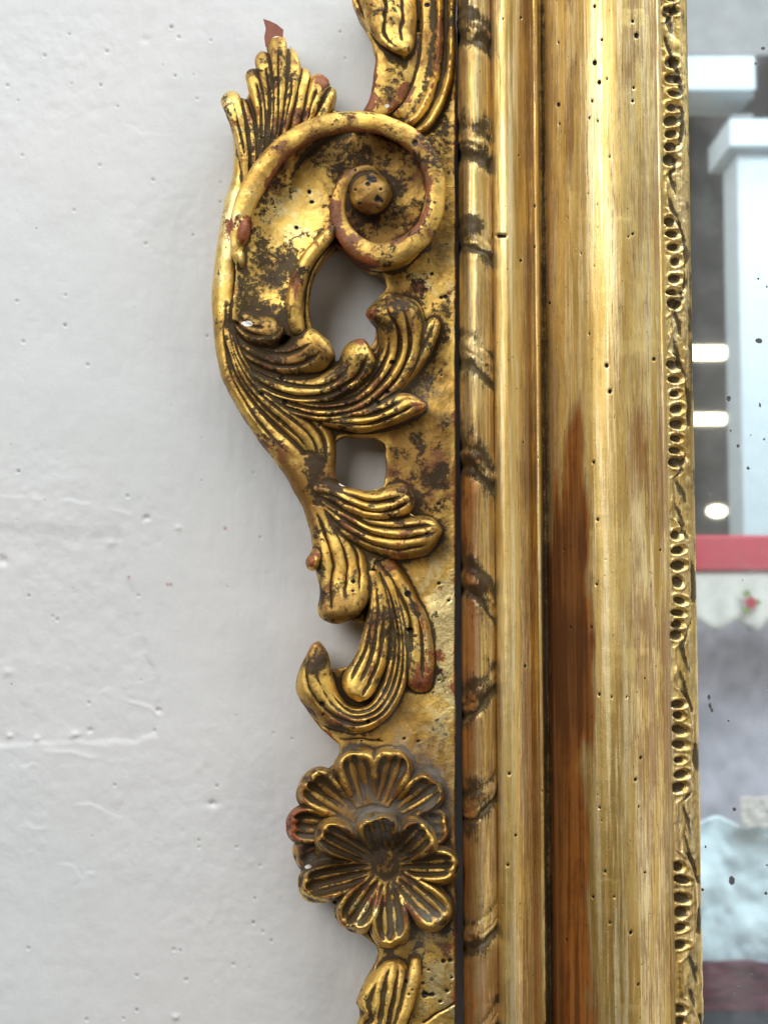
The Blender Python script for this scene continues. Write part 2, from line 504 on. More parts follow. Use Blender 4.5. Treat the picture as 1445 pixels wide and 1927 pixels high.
def sheet(name, A, B, d, strands=0, gd=1.3, fall=None, p=2.6, tip=.84, start=0.0, prof=None, nu=90, nv=None,
          back=BACK, inset=.82, warp=None, fade=.95, label=None, bend=0.0, gfrom=0.0):
    strands = strands - 1 if strands >= 4 else strands
    nv = nv or max(30, strands * 17)
    if len(A) == len(B):
        a, b = crom(A, nu), crom(B, nu)
    else:
        a, b = arc(A, nu), arc(B, nu)
    u = np.linspace(0, 1, nu)[:, None]; v = np.linspace(0, 1, nv)[None, :]
    if tip < 1:
        tr = 1 - .62 * (1 - tip)
        k = np.sqrt(np.clip(1 - np.clip((u - tr) / (1 - tr), 0, 1) ** 2, 0, 1)) * .97 + .03
        m_ = (a + b) / 2
        a = m_ + (a - m_) * k; b = m_ + (b - m_) * k
    # cluster samples near the edges
    ve = .5 - .5 * np.cos(np.pi * v); v = .35 * ve + .65 * v
    dc = lin(d, nu)[:, None]
    w = np.linalg.norm(a - b, axis=1)[:, None] * PXM / MM       # mm
    fl = np.minimum(.42 * w + .6, 9.0) if fall is None else np.full_like(w, fall)
    r = np.abs(2 * v - 1)
    if prof is None:
        e = np.sqrt(np.clip(1 - r ** p, 0, 1))
        top = dc - fl + fl * e + bend * (v - .5) * 2
    else:
        top = dc + prof(u, v, w)
    if strands:
        ph = (rng.random() - .5) * .12; seed_ = rng.random() * 40
        vv = v + (.05 * np.sin(2.4 * u * np.pi + rng.random() * 6) + ph) * np.sin(np.pi * v)
        if warp: vv = warp(u, vv)
        uu_, v2_ = np.broadcast_arrays(u, vv)
        vv = vv + .045 * vnoise(np.stack([uu_ * 5 + seed_, v2_ * 3], -1), 1.0, 7) + .02 * vnoise(np.stack([uu_ * 14 + seed_, v2_ * 7], -1), 1.0, 9)
        fr = strands * vv
        gi = np.clip(np.round(fr), 1, strands - 1)
        dist = np.abs(fr - gi) / strands * np.maximum(w, 1)              # mm to the nearest cut
        rk = lambda q: (np.sin(gi * 12.9898 + q) * 43758.5453) % 1.0
        gstart, gend = .26 * rk(seed_), .93 - .24 * rk(seed_ + 3.1)
        gwid = np.minimum(.42 + .62 * rk(seed_ + 7.7), .20 * np.maximum(w, 1) / strands + .22)
        span = sstep(gstart - .02, gstart + .22, u) * sstep(gend, gend - .14, u)
        cut = np.exp(-(dist / gwid) ** 1.5) * (.65 + .7 * rk(seed_ + 5.5)) * span
        conv = (1 - np.abs(np.sin(np.pi * fr)) ** .8) * .20
        lift = .22 * np.sin(13.7 * np.floor(fr) + seed_)* np.abs(np.sin(np.pi * fr))
        env = sstep(1.0, fade - .06, u) * sstep(gfrom - .001, gfrom + .12, u) * np.clip(w / (strands * 1.6), .12, 1)
        top = top - 1.35 * gd * (cut + conv - lift) * env * sstep(0, .25, 1 - r ** 6)
    # rounded ends
    if tip < 1:
        c = np.sqrt(np.clip(1 - np.clip((u - tip) / (1 - tip), 0, 1) ** 2.2, 0, 1))
        top = top - (1 - c) * np.minimum(fl * 1.2 + 1.5, 9)
    if start > 0:
        c = np.sqrt(np.clip(1 - np.clip((start - u) / start, 0, 1) ** 2.2, 0, 1))
        top = top - (1 - c) * 8
    px = a[:, None, 0] * (1 - v[..., None][..., 0]) + b[:, None, 0] * v
    py = a[:, None, 1] * (1 - v) + b[:, None, 1] * v
    T = P(px, py, np.maximum(top, back + .6))
    mid = T.mean(axis=1, keepdims=True)
    Bm = mid + (T - mid) * inset
    Bm[..., 1] = -back * MM
    V, F = close_grid(T, Bm)
    add_src(name, V, F, label)


def spine(name, path, hw, d, **k):
    """sheet around a centre path with half widths (px)"""
    n = 60
    c = arc(path, n); h = lin(hw, n)
    tg = np.gradient(c, axis=0); tg /= np.linalg.norm(tg, axis=1)[:, None] + 1e-9
    nr = np.stack([-tg[:, 1], tg[:, 0]], -1)
    sheet(name, c - nr * h[:, None], c + nr * h[:, None], d, **k)


def tube(name, path, d, r, nu=140, ns=20, flat=1.0, label=None):
    c = crom(path, nu); dd = lin(d, nu); rr = np.maximum(lin(r, nu), .5) * PXM
    e = 8
    capf = np.ones(nu); k = np.linspace(0, 1, e)
    capf[:e] = np.sqrt(1 - (1 - k) ** 2 * .995); capf[-e:] = capf[:e][::-1]
    rr = rr * capf
    Q = P(c[:, 0], c[:, 1], dd)
    tg = np.gradient(Q, axis=0); tg /= np.linalg.norm(tg, axis=1)[:, None] + 1e-12
    yv = np.array([0, -1.0, 0])
    sd = np.cross(tg, yv); sd /= np.linalg.norm(sd, axis=1)[:, None]
    up = np.cross(sd, tg)
    th = np.linspace(0, 2 * np.pi, ns, endpoint=False)
    V = Q[:, None] + rr[:, None, None] * (np.cos(th)[None, :, None] * sd[:, None] + flat * np.sin(th)[None, :, None] * up[:, None])
    i = np.arange(nu - 1)[:, None]; j = np.arange(ns)[None]
    j2 = (j + 1) % ns
    F = np.stack([i * ns + j, i * ns + j2, (i + 1) * ns + j2, (i + 1) * ns + j], -1).reshape(-1, 4)
    V = V.reshape(-1, 3)
    c0 = len(V); V = np.vstack([V, Q[:1], Q[-1:]])
    jj = np.arange(ns); jn = (jj + 1) % ns; L = (nu - 1) * ns
    F = np.vstack([F, np.stack([np.full(ns, c0), jn, jj, np.full(ns, c0)], -1), np.stack([np.full(ns, c0 + 1), L + jj, L + jn, np.full(ns, c0 + 1)], -1)])
    add_src(name, V, F, label)


def blob(name, px, py, d, rx, ry, rd, rot=0, label=None, pw=2.0):
    nu, ns = 26, 32
    ph = np.linspace(0.02, np.pi - .02, nu)[:, None]; th = np.linspace(0, 2 * np.pi, ns, endpoint=False)[None]
    sq = (np.abs(np.sin(ph)) ** pw + np.abs(np.cos(ph)) ** pw) ** (-1 / pw)
    a = sq * np.sin(ph) * np.cos(th) * rx; b = sq * np.sin(ph) * np.sin(th) * ry
    ca, sa = math.cos(rot), math.sin(rot)
    V = P(px + a * ca - b * sa, py + a * sa + b * ca, d + sq * np.cos(ph) * rd + 0 * th).reshape(-1, 3)
    i = np.arange(nu - 1)[:, None]; j = np.arange(ns)[None]; j2 = (j + 1) % ns
    F = np.stack([i * ns + j, i * ns + j2, (i + 1) * ns + j2, (i + 1) * ns + j], -1).reshape(-1, 4)
    c0 = len(V); V = np.vstack([V, V[:ns].mean(0)[None], V[-ns:].mean(0)[None]])
    jj = np.arange(ns); jn = (jj + 1) % ns; L = (nu - 1) * ns
    F = np.vstack([F, np.stack([np.full(ns, c0), jn, jj, np.full(ns, c0)], -1), np.stack([np.full(ns, c0 + 1), L + jj, L + jn, np.full(ns, c0 + 1)], -1)])
    add_src(name, V, F, label)


def plate(name, outline, holes, d0, d1, label=None):
    loops = []
    for l in [outline] + holes:
        q = np.vstack([l, l[:1]])
        s = np.r_[0, np.cumsum(np.linalg.norm(np.diff(q, axis=0), axis=1))]
        n = max(12, int(s[-1] / 6)); u = np.linspace(0, s[-1], n, endpoint=False)
        loops.append(np.stack([np.interp(u, s, q[:, 0]), np.interp(u, s, q[:, 1])], -1))
    fr = [P(l[:, 0], l[:, 1], d1) for l in loops]
    bk = []
    for f in fr:
        b = f.copy(); b[:, 1] = -d0 * MM; bk.append(b)
    tri = tessellate_polygon([[Vector((p[0], p[2], 0)) for p in f] for f in fr])
    V = np.vstack(fr + bk); n = sum(len(f) for f in fr)
    F = []
    for t in tri:
        F.append((t[0], t[1], t[2], t[2])); F.append((t[2] + n, t[1] + n, t[0] + n, t[0] + n))
    o = 0
    for f in fr:
        m = len(f)
        for k in range(m):
            a, b = o + k, o + (k + 1) % m
            F.append((a, b, b + n, a + n))
        o += m
    add_src(name, V, np.array(F), label)


PLATE = 20.0
outline = [(857, -80), (857, 2010), (680, 2010), (678, 1927), (680, 1890), (684, 1858), (700, 1828), (712, 1800), (708, 1780), (660, 1745), (625, 1700),
           (578, 1668), (562, 1600), (556, 1545), (584, 1480), (640, 1432), (640, 1400), (604, 1372), (576, 1335), (569, 1300), (578, 1240), (590, 1218), (606, 1225),
           (620, 1262), (655, 1254), (684, 1215), (690, 1175), (650, 1163), (618, 1158), (613, 1130), (610, 1095), (597, 1030), (592, 975), (568, 930), (536, 880), (486, 803), (456, 755),
           (428, 695), (416, 640), (414, 560), (424, 450), (436, 380), (450, 320), (450, 270), (474, 235), (488, 190), (505, 110), (525, 90), (552, 135), (596, 165), (622, 208),
           (680, 214), (702, 180), (710, 140), (708, 100), (698, 60), (676, 25), (664, 0), (654, -80)]
hole1 = [(632, 462), (608, 485), (592, 512), (582, 545), (580, 585), (588, 630), (610, 655), (640, 690), (680, 680), (705, 640), (708, 590), (712, 560), (727, 540), (724, 522), (717, 509),
         (697, 507), (668, 489), (645, 468)]
hole2 = [(632, 830), (645, 822), (704, 823), (724, 837), (727, 881), (722, 916), (686, 926), (646, 920), (630, 890), (632, 852)]
plate("backing_board", outline, [hole1, hole2], BACK, PLATE)

# --- palmette
PAL = "palmette_leaf"
sheet("palmette_web", [(455, 330), (450, 260), (452, 210), (478, 160), (498, 105)], [(560, 262), (585, 235), (612, 200), (575, 160), (536, 90)], [24, 25, 25.5, 25.5, 25], fall=4, tip=.9)
lob = [([(462, 345), (459, 290), (450, 240), (440, 205), (428, 174)], [7, 10, 12, 15, 16], [27, 28, 29, 29.5, 28.5]),
       ([(478, 330), (477, 280), (472, 235), (462, 205), (452, 185)], [5, 7, 8, 8, 7], [27, 27.5, 28, 27.5, 26]),
       ([(490, 310), (492, 260), (490, 210), (482, 165), (473, 130)], [6, 8, 10, 12, 11], [27, 28, 29, 29, 28]),
       ([(502, 298), (507, 240), (506, 180), (498, 130), (492, 96)], [6, 8, 10, 12, 12], [27, 28, 29.5, 30, 29]),
       ([(516, 285), (522, 225), (526, 160), (524, 105), (519, 62)], [6, 9, 12, 15, 15], [27, 28.5, 30, 30.5, 29]),
       ([(532, 273), (540, 220), (548, 170), (550, 125), (546, 90)], [6, 8, 11, 13, 9], [27, 28, 29, 29, 27]),
       ([(550, 262), (560, 220), (568, 180), (572, 150), (571, 128)], [6, 8, 9, 10, 8], [27, 28, 28.5, 28, 26]),
       ([(570, 250), (582, 215), (594, 180), (603, 155), (609, 144)], [6, 9, 12, 15, 15], [27, 28, 29, 29.5, 29]),
       ([(590, 242), (603, 222), (613, 200), (620, 180), (624, 166)], [6, 8, 9, 9, 8], [27, 28, 28, 28, 27])]
for pth, hw, d in lob:
    spine("palmette_lobe", pth, [q * 1.22 for q in hw], d, tip=.84, fall=4.2, p=2.4, strands=2 if max(hw) > 11 else 0, gd=.8)

# --- C-scroll: hollow strap and volute
A = [(436, 602), (441, 540), (444, 480), (452, 410), (475, 350), (520, 285), (580, 245), (650, 228), (715, 232), (775, 262), (812, 310), (820, 375), (795, 435), (735, 478), (690, 480)]
B = [(573, 640), (571, 590), (575, 540), (588, 500), (615, 460), (640, 415), (642, 372), (652, 340), (672, 322), (700, 318), (728, 335), (735, 370), (720, 395), (700, 405), (680, 400)]
fl_l = [27, 26, 25, 23.5, 21, 18, 15.5, 13.5, 12.5, 12, 11.5, 11.5, 12, 13, 14]
def trough(u, v, w):
    r = 2 * v - 1
    fl = lin(fl_l, len(u))[:, None]
    return np.where(r < 0, 32.5 - fl, np.clip(30 - fl, 0, 7)) * np.abs(r) ** 2.3
sheet("scroll_trough", A, B, fl_l, prof=trough, tip=1.0, nu=160, nv=40, inset=.9)
tube("scroll_rim", [(446, 500), (447, 460), (453, 410), (478, 350), (524, 285), (583, 247), (650, 229), (715, 234), (772, 262), (810, 308), (819, 372), (801, 432), (752, 472), (700, 478), (660, 454), (638, 412), (638, 370), (656, 337), (690, 320), (722, 336)],
     [31, 32, 33, 34.5, 35.5, 36, 36, 36, 36, 36, 36, 36, 35, 34, 33, 32, 32, 32, 31, 29], [9, 14, 19, 22, 22, 22, 21, 21, 21, 21, 21, 22, 24, 23, 20, 16, 14, 13, 12, 8], nu=260, flat=.62)
tube("scroll_skirt", [(800, 440), (755, 480), (705, 487), (664, 464), (642, 425)], [24, 24, 24, 24, 24], [14, 20, 22, 18, 14], flat=1.6)
blob("scroll_eye", 697, 362, 27, 41, 42, 11, pw=3.0)
tube("scroll_inner_rim", [(632, 425), (608, 455), (578, 490), (560, 535), (555, 580), (562, 632)], [31, 31.5, 31, 30.5, 30, 28], [10, 13, 15, 15.5, 15, 13], flat=1.1)
# worn nubs on the strap edge
blob("leaf_nub", 456, 435, 31, 14, 32, 6.5, .12, "worn red brown nub on the strap edge")
blob("leaf_nub", 452, 482, 28, 10, 26, 6, -.1)

# --- outer stem band
sheet("stem_band", [(464, 262), (468, 330), (460, 400), (453, 470), (450, 540), (448, 610), (448, 690), (482, 752), (525, 800), (572, 842), (604, 880), (616, 920), (610, 955)],
      [(437, 235), (438, 320), (423, 381), (410, 450), (400, 520), (399, 600), (413, 695), (446, 766), (482, 824), (511, 862), (536, 896), (557, 934), (578, 968)],
      [25, 26, 27, 28, 28, 28, 28, 28, 27.5, 27, 26.5, 26, 25], strands=2, gd=.9, nu=160, tip=1, fall=8.5, gfrom=.35, start=.04)
# --- acanthus spray
LB = "acanthus_lobe"
sheet("acanthus_stem", [(436, 560), (444, 610), (462, 672), (505, 725), (565, 765), (612, 792), (632, 830), (630, 880), (616, 918)],
      [(420, 560), (418, 610), (428, 660), (450, 722), (478, 768), (512, 806), (548, 838), (572, 872), (582, 912)], [23, 28, 30, 29.5, 29, 28, 27, 25.5, 24], strands=5, gd=1.6, tip=1, nu=130, fade=.74)
sheet(LB, [(440, 480), (444, 530), (455, 572), (475, 592), (502, 597), (528, 604)], [(424, 500), (424, 560), (438, 615), (465, 645), (505, 654), (538, 634)],
      [22, 25, 29.5, 33, 34.5, 33], strands=3, gd=1.1, tip=.8, gfrom=.3)
sheet(LB, [(434, 575), (448, 615), (480, 642), (530, 646), (556, 626), (585, 618), (612, 632)], [(424, 600), (436, 652), (478, 690), (540, 712), (600, 704), (630, 676), (629, 650)],
      [23, 27.5, 30, 31, 33, 34.5, 33], strands=4, gd=1.4, tip=.82)
sheet(LB, [(430, 606), (455, 662), (515, 698), (588, 706), (630, 686), (646, 654), (670, 631)], [(424, 630), (450, 708), (525, 758), (612, 762), (678, 728), (706, 688), (698, 644)],
      [24, 28, 30, 31, 33, 35, 34], strands=4, gd=1.5, tip=.82)
sheet(LB, [(440, 640), (495, 712), (575, 748), (648, 742), (692, 706), (712, 660), (708, 616), (688, 592), (702, 558)],
      [(446, 690), (510, 765), (590, 793), (672, 786), (742, 745), (786, 690), (800, 634), (792, 575), (752, 546)],
      [26, 28, 29.5, 30.5, 31.5, 33, 35, 36.5, 35], strands=5, gd=1.5, tip=.84, nu=130)
sheet(LB, [(630, 772), (690, 748), (734, 702), (772, 650), (796, 612), (814, 594)], [(652, 786), (722, 768), (776, 714), (810, 668), (829, 622), (829, 600)],
      [26, 28, 29, 30, 30, 28], strands=2, gd=1.2, tip=.85)
sheet(LB, [(605, 786), (640, 774), (686, 764), (733, 744), (764, 739), (800, 758)], [(608, 800), (640, 808), (686, 814), (740, 802), (778, 782), (803, 768)],
      [27, 29, 31, 32, 32.5, 31], strands=3, gd=1.6, tip=.86)
plate("blade", [(440, 600), (480, 650), (540, 662), (600, 662), (640, 682), (690, 680), (720, 640), (732, 600), (780, 592), (795, 640), (790, 680), (750, 735), (680, 790), (600, 790), (500, 740), (450, 690)], [], BACK, 26)
# --- second spray below the neck
sheet("stem_neck", [(540, 860), (570, 905), (592, 950), (600, 990), (606, 1030)], [(628, 850), (632, 890), (640, 930), (660, 980), (690, 1040)], [26, 26, 26.5, 26, 25], tip=1, fall=7)
sheet(LB, [(590, 903), (625, 905), (660, 918), (700, 924), (730, 914), (755, 909), (774, 921)], [(588, 932), (620, 948), (655, 968), (700, 983), (740, 980), (768, 966), (784, 945)],
      [26, 28, 30, 31, 32, 32, 30], strands=4, gd=1.3, tip=.85)
sheet(LB, [(590, 925), (625, 940), (665, 960), (715, 974), (765, 972), (806, 973), (828, 988)], [(588, 952), (617, 984), (645, 1010), (685, 1034), (745, 1052), (802, 1043), (834, 1008)],
      [25, 27, 29.5, 31, 32, 32.5, 31], strands=5, gd=1.4, tip=.86)
sheet(LB, [(568, 950), (583, 1000), (589, 1040), (597, 1082), (603, 1120), (599, 1150), (612, 1173)], [(640, 955), (664, 1000), (692, 1036), (702, 1078), (701, 1110), (688, 1142), (657, 1174)],
      [26, 27, 28.5, 29.5, 31.5, 33.5, 33], strands=5, gd=1.5, tip=.84)
blob("leaf_nub", 588, 1058, 24, 13, 16, 7, .2)
blob("leaf_nub", 594, 1050, 22, 12, 20, 7, .2)
sheet(LB, [(684, 1075), (694, 1130), (683, 1186), (667, 1234), (647, 1268), (647, 1298), (666, 1322)], [(718, 1075), (736, 1140), (737, 1200), (726, 1254), (712, 1290), (700, 1310), (686, 1323)],
      [26, 28.5, 30.5, 32, 33, 33.5, 32], strands=5, gd=1.3, tip=.86)
sheet("hook_leaf", [(690, 1050), (712, 1095), (728, 1145), (735, 1200), (728, 1252), (714, 1296), (690, 1326), (660, 1327), (638, 1304), (625, 1268), (620, 1235), (607, 1207)],
      [(722, 1060), (744, 1100), (757, 1150), (766, 1210), (766, 1270), (752, 1318), (725, 1356), (678, 1380), (622, 1370), (580, 1338), (557, 1290), (562, 1243), ][:11] + [(580, 1210)],
      [24, 26, 27.5, 28.5, 29.5, 30, 31, 32, 33, 34, 34, 33], strands=5, gd=1.7, nu=160, tip=.9)
sheet(LB, [(680, 1035), (712, 1070), (732, 1110), (745, 1150), (751, 1205), (757, 1262), (774, 1303)], [(722, 1030), (756, 1072), (783, 1120), (804, 1165), (815, 1212), (816, 1262), (809, 1304)],
      [24, 25, 26.5, 27.5, 28, 28, 26], strands=4, gd=1.6, tip=.9)

plate("blade", [(590, 925), (650, 935), (740, 945), (800, 985), (810, 1020), (750, 1038), (705, 1056), (688, 1100), (645, 1150), (615, 1140), (606, 1060), (592, 980)], [], BACK, 25)
plate("blade", [(700, 1090), (750, 1110), (790, 1150), (802, 1250), (765, 1270), (735, 1310), (700, 1318), (690, 1290), (680, 1230), (697, 1170)], [], BACK, 25)
# --- rosette
def petal(name, base, tipp, hw, d, cup, n=4, bw=.35, rimh=2.2):
    base = np.array(base, float); tipp = np.array(tipp, float)
    ax = tipp - base; nr = np.array([-ax[1], ax[0]]); nr /= np.linalg.norm(nr)
    s = np.linspace(0, 1, 60)
    SB = .64
    w = hw * np.where(s < SB, bw + (1 - bw) * sstep(-.1, SB, s), np.clip(1 - ((s - SB) / (1.003 - SB)) ** 2.4, 0, 1) ** (1 / 2.4))
    c = base + ax * s[:, None]
    def prof(u, v, wmm):
        r = np.abs(2 * v - 1)
        wn = np.interp(u, s, w / hw)
        rho = np.where(u > SB, (np.clip((u - SB) / (1 - SB), 0, 1) ** 2.4 + (r * wn) ** 2.4) ** (1 / 2.4), r)
        rho = rho + .05 * np.sin(5 * u + 9 * v + tipp[0])
        rim = np.exp(-((rho - .72) / .25) ** 2) * sstep(.12, .5, u)
        ins = sstep(.74, .40, rho) * sstep(.05, .5, u)
        out = rimh * rim - cup * ins
        fall = 8 * sstep(.70, 1.03, rho) ** 1.8
        ridge = np.abs(np.sin(np.pi * (n * (v - .5) + .5))) ** 1.6
        fl = -1.35 * ridge * (1 + .4 * np.sin(9 * np.floor(n * v + .5) + tipp[1])) * sstep(.0, .2, u) * sstep(.82, .60, rho)
        return out - fall + fl
    sheet(name, c - nr * w[:, None], c + nr * w[:, None], d, prof=prof, tip=1.0, nu=70, nv=44, inset=.86)


C0 = (700, 1560)
blob("rosette_disc", 700, 1565, 18, 135, 135, 6)
for tp, hw, d in [((540, 1552), 38, 25), ((570, 1466), 44, 26), ((663, 1410), 45, 27), ((748, 1410), 42, 27), ((830, 1472), 40, 26), ((848, 1556), 40, 23), ((556, 1622), 40, 23)]:
    petal("outer_petal", np.array(C0) + (np.array(tp) - C0) * .30, tp, hw, [d - 3, d - 2, d - .5, d + .5, d + .5], 1.6, bw=.5)
C1 = np.array((728, 1632))
blob("rosette_heart", 722, 1628, 22, 90, 82, 8)
for tp, hw, d in [((562, 1672), 40, [30, 32, 33, 33, 32]), ((648, 1750), 43, [30, 32, 33.5, 33.5, 32]), ((736, 1785), 40, [30, 32, 33.5, 33.5, 32]), ((840, 1738), 42, [30, 32, 33, 33, 32]),
                  ((864, 1628), 37, [30, 31, 32, 33, 32]), ((596, 1562), 36, [29, 31, 36, 39, 39]), ((703, 1534), 41, [28, 31, 38, 42, 42]), ((808, 1556), 42, [28, 31, 37, 40, 40])]:
    tp = np.array(tp, float)
    petal("inner_petal", C1 + (tp - C1) * .16, tp, hw, d, 1.8, bw=.5)
blob("rosette_button", 730, 1632, 25, 34, 28, 5.0, pw=3.0)

# --- ornament cut by the top edge of the picture
sheet("strap", [(786, -80), (788, 0), (788, 60), (780, 125), (757, 185), (716, 222)], [(858, -80), (858, 0), (857, 90), (848, 165), (820, 228), (786, 262)],
      [27, 27, 27, 27, 26, 24], prof=lambda u, v, w: 2.6 * (np.exp(-((v - .55) / .10) ** 2) + np.exp(-((v - .88) / .09) ** 2)) - 1.2 * np.exp(-((v - .72) / .05) ** 2) - 3 * sstep(.12, 0, v) - 4 * sstep(.96, 1, v) - 3, tip=.85, nu=80)
sheet("upper_leaf", [(650, -80), (668, -20), (680, 15), (692, 50), (714, 82), (752, 106)], [(770, -80), (782, -20), (786, 20), (784, 55), (780, 85), (768, 108)],
      [27, 29, 30, 31, 32, 31], strands=4, gd=1.3, tip=.84)
sheet("upper_panel", [(690, 60), (705, 100), (704, 145), (696, 185), (682, 214)], [(800, 60), (795, 100), (780, 150), (755, 195), (720, 222)], [23, 24, 24.5, 24, 23], fall=2.5, p=4, tip=.95)
# --- ornament cut by the bottom edge
sheet("lower_leaf", [(732, 1796), (700, 1822), (681, 1852), (669, 1884), (675, 1904), (668, 1935), (664, 1980)], [(752, 1792), (778, 1830), (775, 1875), (765, 1920), (755, 1950), (748, 1980), (745, 2010)],
      [20, 24, 27, 28, 28, 28, 28], strands=6, gd=1.3, tip=1, start=.1)
tube("lower_leaf_rib", [(782, 1800), (778, 1840), (765, 1890), (752, 1930), (745, 1990)], [21, 23, 24, 25, 25], [8, 12, 14, 14, 14])

ornament = None


def build_carving(voxel):
    global ornament
    Vs, Fs, owner = [], [], []
    o = 0
    for k, (_, _, V, F) in enumerate(SRC):
        Vs.append(V); Fs.append(np.asarray(F) + o); o += len(V); owner.append(np.full(len(V), k))
    V = np.vstack(Vs); F = np.vstack(Fs); owner = np.concatenate(owner)
    faces = [tuple(dict.fromkeys(f)) for f in F.tolist()]
    faces = [f for f in faces if len(f) >= 3]
    me = bpy.data.meshes.new("fuse"); me.from_pydata(V.tolist(), [], faces); me.update()
    ob = bpy.data.objects.new("fuse", me); col.objects.link(ob)
    md = ob.modifiers.new("fuse", 'REMESH'); md.mode = 'VOXEL'; md.voxel_size = voxel; md.adaptivity = 0
    dg = bpy.context.evaluated_depsgraph_get()
    em = ob.evaluated_get(dg).to_mesh()
    n = len(em.vertices); co = np.empty(n * 3, np.float32); em.vertices.foreach_get("co", co); co = co.reshape(-1, 3).astype(float)
    nl = len(em.loops); li = np.empty(nl, np.int32); em.loops.foreach_get("vertex_index", li)
    ed = np.empty(len(em.edges) * 2, np.int32); em.edges.foreach_get("vertices", ed); ed = ed.reshape(-1, 2)
    if nl == 4 * len(em.polygons):
        fq = li.reshape(-1, 4)
    else:
        raise RuntimeError("remesh gave non quads")
    ob.evaluated_get(dg).to_mesh_clear()
    bpy.data.objects.remove(ob); bpy.data.meshes.remove(me)
    print("carving verts", n)
    i, j = ed[:, 0], ed[:, 1]
    deg = np.bincount(i, minlength=n) + np.bincount(j, minlength=n)

    def avg(p):
        return np.stack([(np.bincount(i, p[j, k], n) + np.bincount(j, p[i, k], n)) / deg for k in range(3)], -1)

    for lam in (.5, .5, -.45, .35):
        co = co + lam * (avg(co) - co)
    def normals(c):
        a, b, c2, d2 = (c[fq[:, k]] for k in range(4))
        fn = np.cross(c2 - a, d2 - b)
        nn = np.zeros_like(c)
        for k in range(4):
            for q in range(3):
                nn[:, q] += np.bincount(fq[:, k], fn[:, q], n)
        return nn / (np.linalg.norm(nn, axis=1)[:, None] + 1e-12)
    nn = normals(co)
    s = co.copy()
    for _ in range(7): s = s + .9 * (avg(s) - s)
    cav = ((co - s) * nn).sum(1) / .00018
    for _ in range(38): s = s + .95 * (avg(s) - s)
    cavl = ((co - s) * nn).sum(1) / .0008
    # small hand-cut unevenness
    co = co + nn * (.00050 * fbm(co, 45, 2, 13) + .00030 * fbm(co, 110, 2, 3) + .00008 * fbm(co, 320, 2, 8))[:, None]
    rel = (co - _C) @ _R
    px = rel[:, 0] / -rel[:, 2] * FPX + W / 2; py = H / 2 - rel[:, 1] / -rel[:, 2] * FPX
    front = nn[:, 1] < -.05
    eye = np.exp(-(np.hypot(px - 697, py - 362) / 40) ** 6)
    co = co + nn * (eye * (.0009 * fbm(co, 150, 2, 77) - .0003))[:, None]
    hole = np.zeros(n); dust = np.zeros(n); chip = np.zeros(n); bole = np.zeros(n)
    holes = [(692, 346, 5), (711, 376, 8), (677, 384, 3.5), (698, 334, 10), (668, 357, 3), (717, 356, 3), (582, 361, 4), (586, 380, 4), (622, 370, 2.5), (558, 428, 4.5), (668, 318, 3), (781, 268, 6), (493, 742, 5.5), (530, 711, 6), (537, 757, 5), (736, 682, 5), (729, 737, 5), (712, 757, 4), (651, 758, 4),
             (665, 1095, 4), (664, 1112, 3), (740, 943, 3.5), (825, 948, 4), (803, 1005, 4), (826, 1098, 3.5), (606, 1325, 5), (608, 1345, 4), (693, 1358, 4), (772, 1185, 5), (768, 1118, 8), (825, 1280, 3),
             (680, 1394, 2.5), (712, 1392, 3), (805, 9, 5.5), (812, 515, 4), (830, 560, 4), (838, 558, 4), (800, 1872, 6), (813, 1872, 5), (834, 1809, 5), (847, 1807, 5), (828, 1885, 3.5), (842, 1865, 3.5), (795, 1850, 3), (850, 1840, 3), (806, 1825, 3),
             (787, 1395, 3), (760, 1390, 3), (845, 1130, 2.5), (560, 770, 3), (640, 735, 3), (600, 800, 3)]
    holes += [(random.uniform(420, 850), random.uniform(20, 1900), random.uniform(1.6, 2.8)) for _ in range(24)]
    for a, b, r in holes:
        m = (np.abs(px - a) < 12) & (np.abs(py - b) < 12) & front
        e = np.exp(-(np.hypot(px[m] - a, (py[m] - b) * 1.2) / r) ** 2 * (1 + .9 * vnoise(co[m], 420, 5)))
        hole[m] = np.maximum(hole[m], e * 1.25)
        co[m] -= nn[m] * (e ** 2 * .0009)[:, None]
    for a, b, rx, ry in [(465, 609, 13, 6), (580, 1631, 7, 4.5), (648, 911, 13, 4), (728, 200, 6, 5), (514, 68, 12, 3)]:
        m = front & (np.abs(px - a) < 30) & (np.abs(py - b) < 30)
        chip[m] = np.maximum(chip[m], np.exp(-((px[m] - a) / rx) ** 2 - ((py[m] - b) / ry) ** 2) * (1 + .4 * vnoise(co[m], 700, 2)))
    for a, b, r, w in [(830, 1440, 60, .8), (848, 1540, 60, .8), (760, 1400, 60, .7), (650, 1400, 40, .7), (700, 1530, 60, .75), (800, 1745, 60, .7), (845, 1700, 40, .7), (575, 1600, 40, .5),
                       (780, 740, 40, .6), (830, 760, 30, .4), (835, 1060, 40, .4), (740, 1350, 50, .5), (850, 470, 40, .3)]:
        dust = np.maximum(dust, w * np.exp(-((px - a) ** 2 + (py - b) ** 2) / r ** 2))
    for a, b, r, w in [(455, 430, 30, 1.2), (545, 1548, 26, 1.1), (612, 150, 20, .7), (690, 190, 22, .7), (660, 470, 45, .55), (675, 640, 25, .6), (790, 770, 18, .7), (790, 1290, 26, .7), (825, 1235, 14, .8), (580, 1055, 14, .5), (700, 590, 16, .6),
                       (780, 190, 40, .45), (560, 920, 60, .45), (520, 860, 60, .35), (750, 1045, 50, .4), (800, 880, 70, .3), (800, 540, 24, .35), (720, 1690, 40, .3), (690, 395, 22, .5)]:
        bole = np.maximum(bole, w * np.exp(-((px - a) ** 2 + (py - b) ** 2) / r ** 2))
    tone = np.zeros(n)  # film differences, plus painted shade in hollows and undersides and a painted sheen
